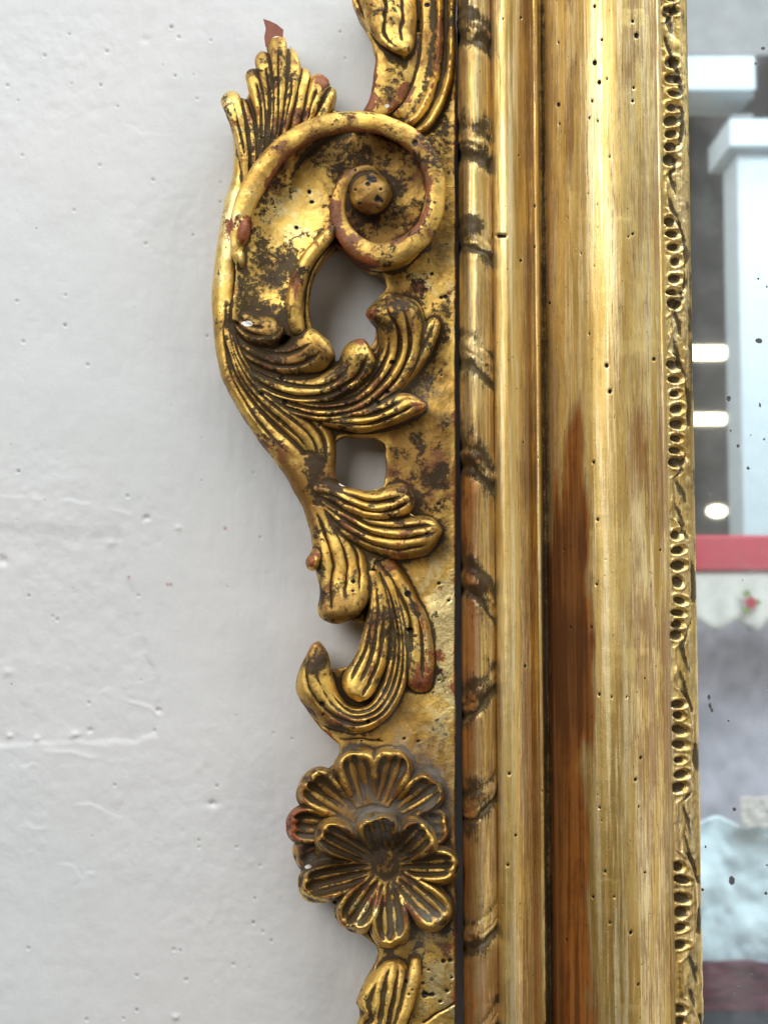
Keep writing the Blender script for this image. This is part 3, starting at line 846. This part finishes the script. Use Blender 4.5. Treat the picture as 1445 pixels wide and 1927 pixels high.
    for a, b, rx, ry, w in [(790, 870, 80, 70, 1.1), (590, 890, 70, 70, .9), (560, 930, 60, 60, .8), (845, 1180, 45, 120, -1.3), (835, 1350, 30, 60, -.7), (830, 1860, 40, 70, -.7), (690, 290, 130, 60, .9), (560, 400, 60, 60, -.6), (745, 570, 60, 40, .8),
                            (520, 690, 90, 60, .6), (720, 430, 90, 50, .9), (640, 1150, 50, 40, 1.2), (780, 1010, 90, 40, .4), (710, 1600, 140, 60, 1.0), (715, 1470, 150, 60, .9), (500, 110, 50, 50, .6), (600, 1240, 40, 30, .9), (430, 420, 30, 160, -.8), (480, 620, 60, 40, 1.0),
                            (720, 1700, 120, 60, -.4), (800, 540, 60, 30, -.6), (720, 60, 60, 60, .5), (640, 680, 140, 60, .5), (697, 362, 40, 40, 1.0)]:
        tone = tone + w * np.exp(-((px - a) / rx) ** 2 - ((py - b) / ry) ** 2)
    for pts, w, ww in [([(502, 349), (538, 295), (589, 263), (650, 245), (704, 248), (758, 273), (790, 306), (805, 342), (805, 389), (783, 432), (740, 457)], .75, 7), ([(693, 500), (657, 475), (634, 432), (630, 385)], .8, 16),
                       ([(703, 108), (700, 144), (693, 180)], .8, 9), ([(835, 20), (826, 90), (812, 162)], .6, 6), ([(760, 880), (770, 925)], .4, 12)]:
        d, _, _ = polydist(px, py, pts)
        bole = np.maximum(bole, w * np.exp(-(d / ww) ** 2))
    # split crack at the lower right corner of the board
    d, _, _ = polydist(px + 3 * vnoise(co, 300, 4), py, [(795, 1925), (825, 1905), (858, 1888)])
    e = np.exp(-(d / 2.2) ** 2) * front; hole = np.maximum(hole, e); co -= nn * (e * .0012)[:, None]
    d, _, _ = polydist(px, py + 3 * vnoise(co, 300, 4), [(640, 1392), (680, 1390), (720, 1393)])
    e = np.exp(-(d / 1.8) ** 2) * front; hole = np.maximum(hole, e * .8); co -= nn * (e * .0008)[:, None]
    nn = normals(co)
    # which carved element owns each vertex
    hidden = {k for k, q in enumerate(SRC) if q[0] in ('blade', 'rosette_disc', 'rosette_heart')}
    kd = kdtree.KDTree(len(V))
    for k, p in enumerate(V.tolist()):
        if owner[k] not in hidden: kd.insert(p, k)
    kd.balance()
    step = co.tolist()
    own_v = owner[np.fromiter((kd.find(p)[1] for p in step), np.int64, n)]
    # majority smoothing of ownership over faces
    own_f = own_v[fq[:, 0]]
    attrs = {"cav": np.clip(cav, -3, 3), "cavl": np.clip(cavl, -3, 3), "hole": hole, "dust": dust, "chip": chip, "bole": bole, "tone": tone, "grime": sstep(.0225, .027, -co[:, 1]) * (1 - .5 * np.exp(-((px - 640) / 190) ** 4 - ((py - 360) / 130) ** 4))}
    order = sorted(range(len(SRC)), key=lambda k: SRC[k][0] != "backing_board")
    for k in order:
        fk = fq[own_f == k]
        if len(fk) < 20: continue
        ids, inv = np.unique(fk, return_inverse=True)
        nm, lab = SRC[k][0], SRC[k][1]
        is_base = nm == "backing_board"
        ob = mesh_obj("carved_ornament" if is_base else nm, co[ids], inv.reshape(-1, 4), M_CARVE, root if is_base else ornament,
                      attrs={a: v[ids] for a, v in attrs.items()})
        ob.data.normals_split_custom_set_from_vertices(nn[ids].tolist())
        if is_base: ornament = ob
        if lab: ob["label"] = lab


build_carving(0.00042)

# broken tip: bare wood
def prism(name, pts, d0, d1, mat, parent):
    f = P([p[0] for p in pts], [p[1] for p in pts], d1); b = f.copy(); b[:, 1] = -d0 * MM
    n = len(pts); V = np.vstack([f, b])
    F = [tuple(range(n)), tuple(range(2 * n - 1, n - 1, -1))] + [(k, (k + 1) % n, (k + 1) % n + n, k + n) for k in range(n)]
    return mesh_obj(name, V, F, mat, parent, smooth=False)


tip = prism("broken_tip", [(499, 39), (508, 42), (520, 48), (531, 57), (530, 70), (520, 84), (502, 86), (500, 70), (503, 54)], 14, 26, M_WOOD, ornament)
bv = tip.modifiers.new("b", 'BEVEL'); bv.width = .0006; bv.segments = 2
tip["label"] = "bare reddish wood where the leaf tip broke off"

# ------------------------------------------------------------------ moulding
PROFILE = {
    "rope_rail": [(866, 10), (866.5, 18), (868, 24), (872, 29), (880, 32.5), (890, 34.6), (900, 35.2), (910, 34.4), (920, 32.6), (927, 30.6), (931, 29)],
    "cove_band": [(931, 29), (933, 30.4), (938, 31.9), (948, 33.4), (960, 34), (975, 32.8), (990, 30), (1002, 27.5), (1007, 27)],
    "fillet": [(1007, 27), (1008.5, 30), (1011, 31.6), (1015, 31.9), (1018, 31), (1020, 28), (1022, 24.5), (1028, 23.5)],
    "main_moulding": [(1028, 23.5), (1033, 25), (1040, 28), (1055, 32), (1072, 36), (1090, 40), (1105, 43.4), (1120, 46), (1140, 48.2), (1165, 49.3), (1190, 49), (1215, 47.6), (1235, 45.6), (1247, 44), (1250, 44.4), (1253, 43.8), (1256, 41)],
    "sight_edge": [(1256, 41), (1260, 39.6), (1268, 38.6), (1280, 37), (1290, 35), (1298, 33), (1303, 31.6), (1306, 30), (1307, 26), (1307, 21)],
}
YM = 963
ZT, ZB = .262, -.285


def build_moulding():
    worm = [(1118, 118, 7), (1127, 155, 6), (1050, 197, 5.5), (1141, 688, 6), (1147, 737, 6), (1230, 676, 5.5), (1195, 1467, 5), (1186, 1755, 5.5), (1115, 1688, 4), (958, 1456, 4.5), (1190, 440, 4.5), (1197, 67, 8), (1190, 40, 5),
            (1192, 165, 4.5), (1190, 190, 4.5), (1132, 75, 4), (1118, 12, 4.5), (980, 33, 3.5), (1050, 80, 3), (1052, 233, 3), (1108, 222, 3.5), (1124, 228, 3), (1142, 148, 3), (1147, 295, 3), (1113, 190, 4), (1182, 445, 3),
            (1116, 870, 4), (1124, 978, 4), (1122, 1100, 3.5), (1178, 1312, 3), (1242, 1035, 3), (1005, 388, 4), (1005, 465, 3), (980, 490, 4), (1033, 570, 4), (1150, 1312, 3), (1127, 1307, 4), (1205, 1426, 4.5), (1127, 1520, 3.5), (1213, 1642, 3),
            (1138, 1640, 4), (1155, 1688, 3), (1147, 1737, 3.5), (1200, 1853, 4), (955, 1628, 4), (970, 1572, 4), (1201, 1518, 3), (988, 1253, 4), (1112, 1180, 3.5)]
    worm += [(random.uniform(935, 1245), random.uniform(0, 1927), random.choice((1.1, 1.3, 1.5, 1.8, 2.6))) for _ in range(70)]
    pits = [(1264, 119), (1268, 150), (1268, 177), (1268, 202), (1266, 226), (1264, 251), (1264, 276), (1262, 303), (1260, 418), (1263, 441), (1268, 465), (1270, 492), (1268, 525), (1266, 550), (1266, 572),
            (1266, 687), (1268, 714), (1268, 741), (1270, 770), (1270, 798), (1268, 825), (1268, 848), (1268, 870), (1270, 1006), (1274, 1035), (1276, 1064), (1274, 1095), (1278, 1130), (1274, 1153), (1272, 1175), (1270, 1194),
            (1272, 1325), (1274, 1346), (1276, 1373), (1276, 1401), (1276, 1430), (1278, 1457), (1274, 1482), (1274, 1630), (1280, 1655), (1280, 1690), (1280, 1716), (1278, 1745), (1276, 1778), (1278, 1922), (1276, 1898), (1262, 20), (1262, -5)]
    groups = [(105, 318), (405, 585), (675, 885), (990, 1205), (1310, 1495), (1615, 1795), (1890, 2050), (-120, 30)]
    stations = [(-160, 1), (55, 1), (268, 1), (452, 1), (668, 1), (872, 1), (1102, 1), (1312, -1), (1512, -1), (1757, -1), (1960, -1)]
    for name, pr in PROFILE.items():
        pr = np.array(pr, float)
        q = P(pr[:, 0], np.full(len(pr), YM), pr[:, 1])[:, :2]
        s = np.r_[0, np.cumsum(np.linalg.norm(np.diff(q, axis=0), axis=1))]
        fine = name in ("sight_edge", "rope_rail")
        na = max(10, int(s[-1] / (.00036 if fine else .00045)))
        # smooth resample (Catmull-Rom through control points)
        dense = crom(q, 600); sd = np.r_[0, np.cumsum(np.linalg.norm(np.diff(dense, axis=0), axis=1))]
        uu = np.linspace(0, sd[-1], na)
        x = np.interp(uu, sd, dense[:, 0]); y = np.interp(uu, sd, dense[:, 1])
        tx = np.gradient(x); ty = np.gradient(y); L = np.hypot(tx, ty) + 1e-12
        nx, ny = ty / L, -tx / L                            # outward normal
        z = np.arange(ZB, ZT, .00046 if fine else .0006)
        X = np.repeat(x[:, None], len(z), 1); Y = np.repeat(y[:, None], len(z), 1); Z = np.repeat(z[None], len(x), 0)
        G = np.stack([X, Y, Z], -1)
        rel = (G - _C) @ _R
        px = rel[..., 0] / -rel[..., 2] * FPX + W / 2; py = H / 2 - rel[..., 1] / -rel[..., 2] * FPX
        dsp = .10 * fbm(np.stack([X, Z * .25], -1), 60, 3, 71) + .035 * fbm(np.stack([X, Z * .06], -1), 500, 2, 75) + .05 * fbm(np.stack([X, Z], -1), 140, 3, 76)
        cav = np.zeros_like(px); hole = np.zeros_like(px); bole = np.zeros_like(px); lap = np.zeros_like(px); dark = np.zeros_like(px)
        wn = fbm(np.stack([X, Z * .3], -1), 120, 4, 81)
        wl = fbm(np.stack([X, Z], -1), 170, 3, 85)
        if name == "rope_rail":
            for yc, sg in stations:
                rs = random.Random(int(yc) + 500)
                sl, gp, k = sg * rs.uniform(.5, .95), rs.uniform(18, 34), rs.uniform(.7, 1.3)
                nz = fbm(np.stack([X, Z], -1), 130, 3, 191 + int(yc))
                t = (py - yc) - sl * (px - 899) - .012 * sg * (px - 899) ** 2 + 7 * nz
                near_s = np.exp(-(t / 50) ** 2)
                g1 = np.exp(-np.abs((t + gp) / 9) ** 1.6); g2 = np.exp(-np.abs((t - gp) / rs.uniform(7, 12)) ** 1.6)
                g3 = np.exp(-((t - rs.uniform(-6, 6)) / 4) ** 2) * sstep(.1, -.3, nz)
                band = np.exp(-(t / (gp * .55)) ** 2)
                neck = np.exp(-((t) / 60) ** 2)
                dsp += k * (-1.3 * rs.uniform(.3, 1) * g1 - 1.9 * g2 - .7 * g3 + .35 * band) + near_s * .8 * nz
                cav += k * (-.8 * g1 - 1.5 * g2 - .6 * g3) + .5 * band * sstep(-.2, .3, nz)
                dark += near_s * (.45 + .9 * nz) + .5 * g2
                bole += .5 * band * sstep(0, .4, nz)
            bl = fbm(np.stack([X, Z * .35], -1), 70, 4, 88)
            bole += .75 * sstep(600, 900, py) * sstep(912, 880, px + 14 * bl) + .28 + .45 * bl
            dark += .30 * np.maximum(0, fbm(np.stack([X, Z * .4], -1), 90, 3, 89))
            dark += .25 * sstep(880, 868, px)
        if name == "cove_band":
            bole += .50 * sstep(945, 933, px + 5 * wn) + .62 * sstep(968, 996, px) - .15 + .12 * sstep(900, 1400, py)
            bole -= .3 * np.exp(-((px - 955) / 12) ** 2) * sstep(1300, 700, py)
            e = np.exp(-((py - 444) / 3.2) ** 4) * sstep(930, 936, px) * sstep(956, 948, px); hole = np.maximum(hole, e); dsp -= 1.2 * e
        if name == "fillet":
            bole += .25 + .3 * wn
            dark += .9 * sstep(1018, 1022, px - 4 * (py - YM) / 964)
            bole -= .5 * np.exp(-((px - 4 * (py - YM) / 964 - 1013) / 4) ** 2)
        if name == "main_moulding":
            pxs = px - .024 * (py - YM) * (px - 868) / 440       # undo the perspective spread
            # large rubbed area where the leaf has gone
            le = np.interp(py, [700, 755, 846, 949, 1052, 1927], [1082, 1074, 1062, 1048, 1030, 1024])
            re = np.interp(py, [640, 755, 805, 908, 969, 1114, 1216, 1362, 1395, 1440, 1568, 1692, 1795, 1927], [1072, 1086, 1097, 1099, 1105, 1110, 1112, 1108, 1100, 1094, 1104, 1101, 1110, 1112])
            w3 = fbm(np.stack([X, Z * .07], -1), 420, 3, 83)
            m = sstep(-14, 10, px + 6 * wn + 8 * w3 - le) * sstep(16, -12, px + 7 * wn + 10 * w3 - re) * sstep(690, 790, py + 30 * wn)
            bole += 1.25 * m
            bole += .55 * m * sstep(800, 1050, py + 50 * wn) * sstep(1700, 1200, py + 60 * wn)
            bole += .35 * m * sstep(1075, 1040, px)
            bole += .26 * np.exp(-((pxs - 1205) / 28) ** 2) * (1 + 1.3 * wn) + .3 * np.exp(-((pxs - 1244) / 7) ** 2) * (1 + .6 * wn)
            bole += .28 * np.exp(-((pxs - 1080) / 12) ** 2) * sstep(700, 200, py) * (1 + 1.5 * wn)
            bole -= .28 * np.exp(-((pxs - 1138) / 26) ** 2)
            bole += .22 * np.exp(-((pxs - 1165) / 12) ** 2) * np.exp(-((py - 760) / 160) ** 2)
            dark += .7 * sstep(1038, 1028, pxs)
            bole += .35 * sstep(1060, 1034, pxs + 8 * wn)
        if name != "sight_edge":
            for (x0, x1, y0, y1) in [(934, 986, 505, 527), (1068, 1180, 410, 422), (1165, 1240, 20, 54), (1168, 1250, 640, 668), (1096, 1170, 994, 1012), (1152, 1250, 1222, 1265), (952, 1000, 1122, 1148), (936, 996, 1768, 1852),
                                     (1098, 1160, 1655, 1664), (1160, 1258, 1892, 1902), (1040, 1066, 385, 960), (1066, 1095, 360, 410), (1150, 1200, 1000, 1240)]:
                e = sstep(x0 - 2, x0 + 2, px + 6 * wn) * sstep(x1 + 3, x1 - 3, px + 12 * wn) * sstep(y0 - 2, y0 + 2, py + 4 * wl) * sstep(y1 + 3, y1 - 3, py + 9 * wl) * (.55 + .6 * wl)
                lap = np.maximum(lap, e * (.9 if y1 - y0 < 90 else .3))
            for a, b, r in worm:
                if px.min() - 5 < a < px.max() + 5:
                    m = (np.abs(px - a) < 14) & (np.abs(py - b) < 14)
                    d = np.hypot(px[m] - a, (py[m] - b) * (.8 if r > 3 else .7)); e = np.exp(-(d / (r * .62)) ** 2)
                    hole[m] = np.maximum(hole[m], e * 1.2); dsp[m] -= 1.2 * e ** 2.5 * min(1, r / 3)
        if name == "sight_edge":
            xl = px - .024 * (py - YM)                               # straightened
            env = np.zeros_like(px)
            for a, b in groups:
                c = (a + b) / 2; hw = (b - a) / 2
                env = np.maximum(env, np.sqrt(np.clip(1 - ((py - c) / (hw + 14)) ** 2, 0, 1)))
            edge = 1259 + 30 * env + 3 * wn                          # scalloped boundary of the shell groups
            t = xl - edge
            dsp += .9 * np.exp(-(t / 4.5) ** 2) + .5 * sstep(4, -6, t) * env
            cav += .9 * np.exp(-(t / 4) ** 2)
            gr = np.exp(-((t - 9) / 4.5) ** 2) * sstep(.05, .5, env) * sstep(-.1, .5, np.sin(py / 17.0) + wn + .3)
            dsp -= 1.2 * gr; cav -= 1.6 * gr; dark += .9 * gr
            for k, (a, b) in enumerate(pits):
                m = (np.abs(px - a) < 40) & (np.abs(py - b) < 34)
                rx, ry = 14.5 + 2.5 * math.sin(k * 2.1), 9.6 + 1.8 * math.cos(k * 1.7)
                dd = np.sqrt(((px[m] - a) / rx) ** 2 + ((py[m] - b - .15 * (px[m] - a) * math.sin(k)) / ry) ** 2) + .18 * wn[m]
                e = np.exp(-(dd / .86) ** 4)
                ring = np.exp(-((dd - 1.28) / .26) ** 2)
                dsp[m] += -2.2 * e + .55 * ring
                cav[m] += -1.9 * e + 1.0 * ring; dark[m] += 1.0 * e
            # leafy swirls between the groups
            for k in range(len(groups)):
                pass
            for yc in (60, 360, 630, 940, 1258, 1560, 1845):
                for off, sg in ((-22, 1), (8, -1), (34, 1)):
                    t2 = (xl - 1272 - sg * 8) - sg * .28 * (py - yc - off) + 4 * wn
                    w2 = np.exp(-((py - yc - off) / 26) ** 2)
                    e = np.exp(-(t2 / 4.2) ** 2) * w2
                    dsp += (-1.1 if sg > 0 else .7) * e; cav += (-1.4 if sg > 0 else .8) * e; dark += (.8 * e if sg > 0 else 0)
            dsp += .35 * fbm(np.stack([X, Z], -1), 260, 3, 99)
            dsp *= 1 - .8 * sstep(1296, 1303, xl)
            dark += .45 * sstep(1298, 1306, xl) + .45 * fbm(np.stack([X, Z], -1), 180, 3, 131)
            bole += .12 * sstep(1292, 1302, xl)
        if name == "rope_rail": dsp *= .62
        dsp *= MM
        taper = np.ones_like(x); taper[:2] = 0; taper[-2:] = 0
        dsp = dsp * taper[:, None]
        X = X + nx[:, None] * dsp; Y = Y + ny[:, None] * dsp
        # generic convexity of the profile itself
        curv = np.gradient(nx) * tx + np.gradient(ny) * ty
        V = np.stack([X, Y, Z], -1)
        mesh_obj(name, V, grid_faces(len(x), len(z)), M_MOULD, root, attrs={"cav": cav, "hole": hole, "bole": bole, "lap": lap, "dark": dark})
    # solid wooden core behind the gilded faces
    a = P(868, YM, 10); b = P(1305, YM, 10)
    xs = [a[0] + .0005, b[0] - .002]
    V = [(x, y, z) for x in xs for y in (-.009, -.0205) for z in (ZB, ZT)]
    F = [(0, 1, 3, 2), (4, 6, 7, 5), (0, 4, 5, 1), (2, 3, 7, 6), (0, 2, 6, 4), (1, 5, 7, 3)]
    mesh_obj("moulding_core", V, F, M_CORE, root, smooth=False)


build_moulding()

# ------------------------------------------------------------------ mirror glass
def glass_mat():
    t = NT("old_mirror_glass")
    v = t.coords()
    n1, n2 = t.noise(v, 500, 4, .6), t.noise(v, 60, 3, .6)
    sp = t.voro(v, 190)
    spot = t.math('MULTIPLY', t.ramp(sp, .07, .13, 1, 0), t.ramp(n2, .60, .66))
    spot = t.math('MAXIMUM', spot, t.ramp(t.math('ADD', t.attr("spot"), t.math('MULTIPLY', t.math('SUBTRACT', n1, .5), .5)), .4, .6))
    haze = t.math('ADD', .07, t.math('MULTIPLY', t.ramp(n2, .4, .7), .05))
    t.link(t.mix(spot, (0.86, 0.89, 0.90, 1), (0.10, 0.10, 0.11, 1)), t.b.inputs['Base Color'])
    t.link(t.math('SUBTRACT', 1.0, t.math('MAXIMUM', t.math('MULTIPLY', spot, .8), haze)), t.b.inputs['Metallic'])
    t.link(t.math('ADD', .02, t.math('MULTIPLY', spot, .4)), t.b.inputs['Roughness'])
    return t.m


GD = 22.0
def build_glass():
    a = P(1296, YM, GD); b = P(1700, YM, GD)
    xs = np.linspace(a[0], b[0], 200); zs = np.linspace(ZB, ZT, 620)
    X, Z = np.meshgrid(xs, zs, indexing='ij')
    V = np.stack([X, np.full_like(X, -GD * MM), Z], -1)
    rel = (V - _C) @ _R
    px = rel[..., 0] / -rel[..., 2] * FPX + W / 2; py = H / 2 - rel[..., 1] / -rel[..., 2] * FPX
    spot = np.zeros_like(px)
    for s in [(1435, 91, 5, 4), (1421, 120, 3, 3), (1427, 641, 8, 6), (1370, 750, 6, 7), (1374, 810, 4, 3), (1388, 839, 4, 4), (1407, 881, 4, 4), (1429, 762, 3, 5), (1437, 827, 3, 3), (1426, 525, 3, 3), (1442, 540, 3, 3),
              (1333, 1312, 4, 6), (1335, 1328, 4, 7), (1339, 1337, 4, 5), (1370, 1356, 3, 3), (1381, 1523, 5, 5), (1376, 1657, 7, 10), (1321, 1674, 4, 4), (1440, 1681, 4, 4), (1327, 1593, 3, 3), (1414, 1833, 2.5, 2.5), (1442, 1629, 2.5, 2.5)]:
        spot = np.maximum(spot, .95 * np.exp(-((px - s[0]) / s[2]) ** 2 - ((py - s[1]) / s[3]) ** 2))
    bk = V.copy(); bk[..., 1] = -(GD - 4) * MM
    VV, F = close_grid(V, bk)
    g = mesh_obj("mirror_glass", VV, F[:, ::-1], glass_mat(), root, smooth=False, attrs={"spot": np.r_[spot.ravel(), spot.ravel()]})


build_glass()

# ------------------------------------------------------------------ the stand across the aisle, seen in the mirror
def RP(px, py, dep):
    """point that appears at (px,py) in the mirror at virtual depth dep (m) behind the wall plane"""
    p = P(px, py, -dep / MM)
    return np.array([p[0], -2 * GD * MM - p[1], p[2]])


def box(name, x0, x1, z0, z1, y, th, mat, parent=None, bevel=.004):
    V = [(x, yy, z) for x in (x0, x1) for yy in (y, y - th) for z in (z0, z1)]
    F = [(0, 1, 3, 2), (4, 6, 7, 5), (0, 4, 5, 1), (2, 3, 7, 6), (0, 2, 6, 4), (1, 5, 7, 3)]
    o = mesh_obj(name, V, F, mat, parent, smooth=False)
    b = o.modifiers.new("b", 'BEVEL'); b.width = bevel; b.segments = 2
    return o


def rbox(name, px0, px1, py0, py1, dep, th, mat, parent=None):
    a = RP(px0, (py0 + py1) / 2, dep); b = RP(px1, (py0 + py1) / 2, dep)
    c = RP((px0 + px1) / 2, py1, dep); d = RP((px0 + px1) / 2, py0, dep)
    return box(name, a[0], b[0], c[2], d[2], a[1], th, mat, parent)


M_WHITE = plain("white_gloss_paint", (0.60, 0.69, 0.72), .35, var=.08)
M_GREY = plain("grey_paint", (0.42, 0.44, 0.44), .5, var=.1)
M_DARK = plain("dark_shop_back", (0.15, 0.135, 0.115), .8, nscale=3, var=.5)
M_RED = plain("red_fabric_band", (0.50, 0.055, 0.075), .7, var=.12)
M_MAROON = plain("maroon_cloth", (0.115, 0.018, 0.04), .8, nscale=25, var=.3)
M_CLOTH = plain("cream_cloth", (0.70, 0.68, 0.62), .85, nscale=60, var=.12)
M_CREAM = plain("cream_bundle", (0.66, 0.63, 0.58), .85, nscale=8, var=.1)
M_PALE = plain("pale_blue_cloth", (0.74, 0.90, 0.95), .8, nscale=9, var=.08)
M_MAUVE = plain("mauve_grey_hanging", (0.56, 0.54, 0.60), .85, nscale=9, var=.16)
M_BLUE = plain("blue_grey_board", (0.17, 0.22, 0.29), .7)
M_CEIL = plain("grey_ceiling", (0.46, 0.46, 0.46), .8, nscale=20, var=.15)
M_TUBE = plain("lit_tube", (1.0, 0.90, 0.66), .4, emit=6.0)
M_LEAF = plain("green_print", (0.20, 0.28, 0.08), .8)
M_ROSE = plain("rose_print", (0.42, 0.03, 0.06), .8)
M_OCHRE = plain("ochre_basket", (0.35, 0.20, 0.05), .7)

post = rbox("white_post", 1392, 1560, 262, 1012, 1.9, .11, M_WHITE)
tag(post, "white painted square post of the stand seen in the mirror", "post")
cp = rbox("capital", 1372, 1560, 222, 276, 1.86, .17, M_WHITE, post)
beam = rbox("white_beam", 1200, 1422, 104, 170, 1.95, .15, M_WHITE)
tag(beam, "white horizontal beam above the post seen in the mirror", "beam")
br = rbox("shelf_bracket", 1374, 1418, 176, 184, 2.0, .1, M_GREY); tag(br, "grey upper bracket under the white beam in the mirror", "bracket")
br = rbox("shelf_bracket", 1374, 1418, 214, 221, 2.0, .1, M_GREY); tag(br, "grey lower bracket just above the post capital in the mirror", "bracket")
lampb = RP(1347, 195, 2.1)
def ball_obj(name, c, r, mat, sq=(1, 1, 1)):
    nu, ns = 14, 20
    V = [(c[0] + r * sq[0] * math.sin(math.pi * i / (nu - 1)) * math.cos(2 * math.pi * j / ns), c[1] + r * sq[1] * math.sin(math.pi * i / (nu - 1)) * math.sin(2 * math.pi * j / ns), c[2] + r * sq[2] * math.cos(math.pi * i / (nu - 1))) for i in range(nu) for j in range(ns)]
    F = [(i * ns + j, (i + 1) * ns + j, (i + 1) * ns + (j + 1) % ns, i * ns + (j + 1) % ns) for i in range(nu - 1) for j in range(ns)]
    return mesh_obj(name, V, F, mat)
gl = ball_obj("glass_globe", lampb, .03, plain("blue_grey_globe", (0.35, 0.42, 0.50), .2), (.8, .8, .9))
tag(gl, "blue grey rounded globe beside the brackets in the mirror", "globe")
back = rbox("dark_shop_interior", 1200, 1400, 160, 1010, 3.6, .05, M_DARK)
back["kind"] = "structure"; tag(back, "dark back of the shop seen in the mirror", "backdrop")
ceil = rbox("grey_canopy", 1150, 1650, -260, 104, 2.6, .05, M_CEIL)
ceil["kind"] = "structure"; tag(ceil, "grey canopy above the beam seen in the mirror", "canopy")
for py0, py1, lb in ((651, 674, "upper of two lit ceiling tubes in the mirror"), (778, 797, "lower of two lit ceiling tubes in the mirror")):
    o = rbox("lamp_tube", 1250, 1366, py0, py1, 3.2, .03, M_TUBE); tag(o, lb, "lamp", group="lit tubes in the mirror")
c = RP(1348, 962, 3.2)
o = ball_obj("spot_lamp", c, .028, M_TUBE, (1, .6, .6)); o.rotation_euler = (0, 0, 0)
tag(o, "small round lit lamp above the red band in the mirror", "lamp")
rb_ = rbox("red_band", 1200, 1650, 1007, 1074, 1.55, .03, M_RED)
tag(rb_, "red horizontal band across the stand in the mirror", "band")

# scalloped cloth hanging below the red band
def scallop():
    n = 90
    a = RP(1200, 1080, 1.56); b = RP(1650, 1080, 1.56); top = RP(1380, 1072, 1.56)[2]
    lo = RP(1380, 1178, 1.56)[2]; s = (a[2] * 0 + (RP(1381, 1000, 1.56)[0] - RP(1380, 1000, 1.56)[0]))
    V = []; F = []
    for i in range(n):
        t = i / (n - 1); x = a[0] + (b[0] - a[0]) * t; pxx = 1200 + 450 * t
        zb = lo + 10 * s * math.cos(2 * math.pi * (pxx - 1381) / 70)
        for k in range(8):
            z = top + (zb - top) * k / 7
            V.append((x, a[1] + .004 * math.sin(pxx / 9) * k / 7, z))
    F = [(i * 8 + k, (i + 1) * 8 + k, (i + 1) * 8 + k + 1, i * 8 + k + 1) for i in range(n - 1) for k in range(7)]
    o = mesh_obj("scalloped_cloth", V, F, M_CLOTH)
    sm = o.modifiers.new("s", 'SOLIDIFY'); sm.thickness = .002
    tag(o, "cream cloth with scalloped hem and printed rose in the mirror", "cloth")
    for (cx, cy, r, m, nm) in [(1410, 1134, 11, M_ROSE, "rose"), (1402, 1117, 7, M_LEAF, "leaf"), (1402, 1148, 7, M_LEAF, "leaf"), (1424, 1134, 5, M_LEAF, "leaf")]:
        p = RP(cx, cy, 1.552); rr = r * s
        V2 = [(p[0] + rr * (1 + .15 * math.sin(5 * t)) * math.cos(t), p[1] + .006, p[2] + rr * (1 + .15 * math.sin(5 * t)) * math.sin(t)) for t in np.linspace(0, 2 * math.pi, 24, endpoint=False)]
        q = mesh_obj(nm, V2, [tuple(range(24))], m, o, smooth=False)
        q.modifiers.new("s", 'SOLIDIFY').thickness = .001
scallop()

def fold(name, px0, px1, py0, py1, dep, mat, amp, seed, edge=0, label="", cat="cloth"):
    n, m = 80, 50
    V = []
    a = RP(px0, (py0 + py1) / 2, dep); b = RP(px1, (py0 + py1) / 2, dep)
    z1 = RP((px0 + px1) / 2, py0, dep)[2]; z0 = RP((px0 + px1) / 2, py1, dep)[2]
    U = np.linspace(0, 1, n)[:, None] + np.zeros((1, m)); T = np.linspace(0, 1, m)[None] + np.zeros((n, 1))
    p = np.stack([U * 3, T * 1.5], -1)
    nz = fbm(p, 2.2, 4, seed)
    V = np.stack([a[0] + (b[0] - a[0]) * U, a[1] + amp * nz, z0 + (z1 - z0) * T + edge * vnoise(np.stack([U * 9, T * 0], -1), 1.0, seed + 3) * np.where(T > .5, T, 0)], -1)
    o = mesh_obj(name, V, grid_faces(n, m), mat)
    s = o.modifiers.new("s", 'SOLIDIFY'); s.thickness = .003
    tag(o, label, cat)
    return o

fold("mauve_hanging", 1200, 1650, 1150, 1580, 1.75, M_MAUVE, .008, 5, label="mottled mauve grey hanging behind the goods in the mirror", cat="hanging")
fold("pale_cloth", 1200, 1650, 1546, 1830, 1.5, M_PALE, .010, 15, .010, label="pale blue white cloth heaped over the counter in the mirror")
fold("maroon_cloth", 1200, 1650, 1808, 1902, 1.46, M_MAROON, .004, 25, .003, label="maroon cloth edging the counter in the mirror")
o = rbox("counter_front", 1200, 1650, 1896, 2300, 1.5, .03, M_BLUE); tag(o, "blue grey counter front below the maroon cloth in the mirror", "counter")
fold("bundle", 1392, 1520, 1500, 1556, 1.46, M_CREAM, .002, 31, .002, label="cream bundle lying on the pale cloth in the mirror", cat="bundle")
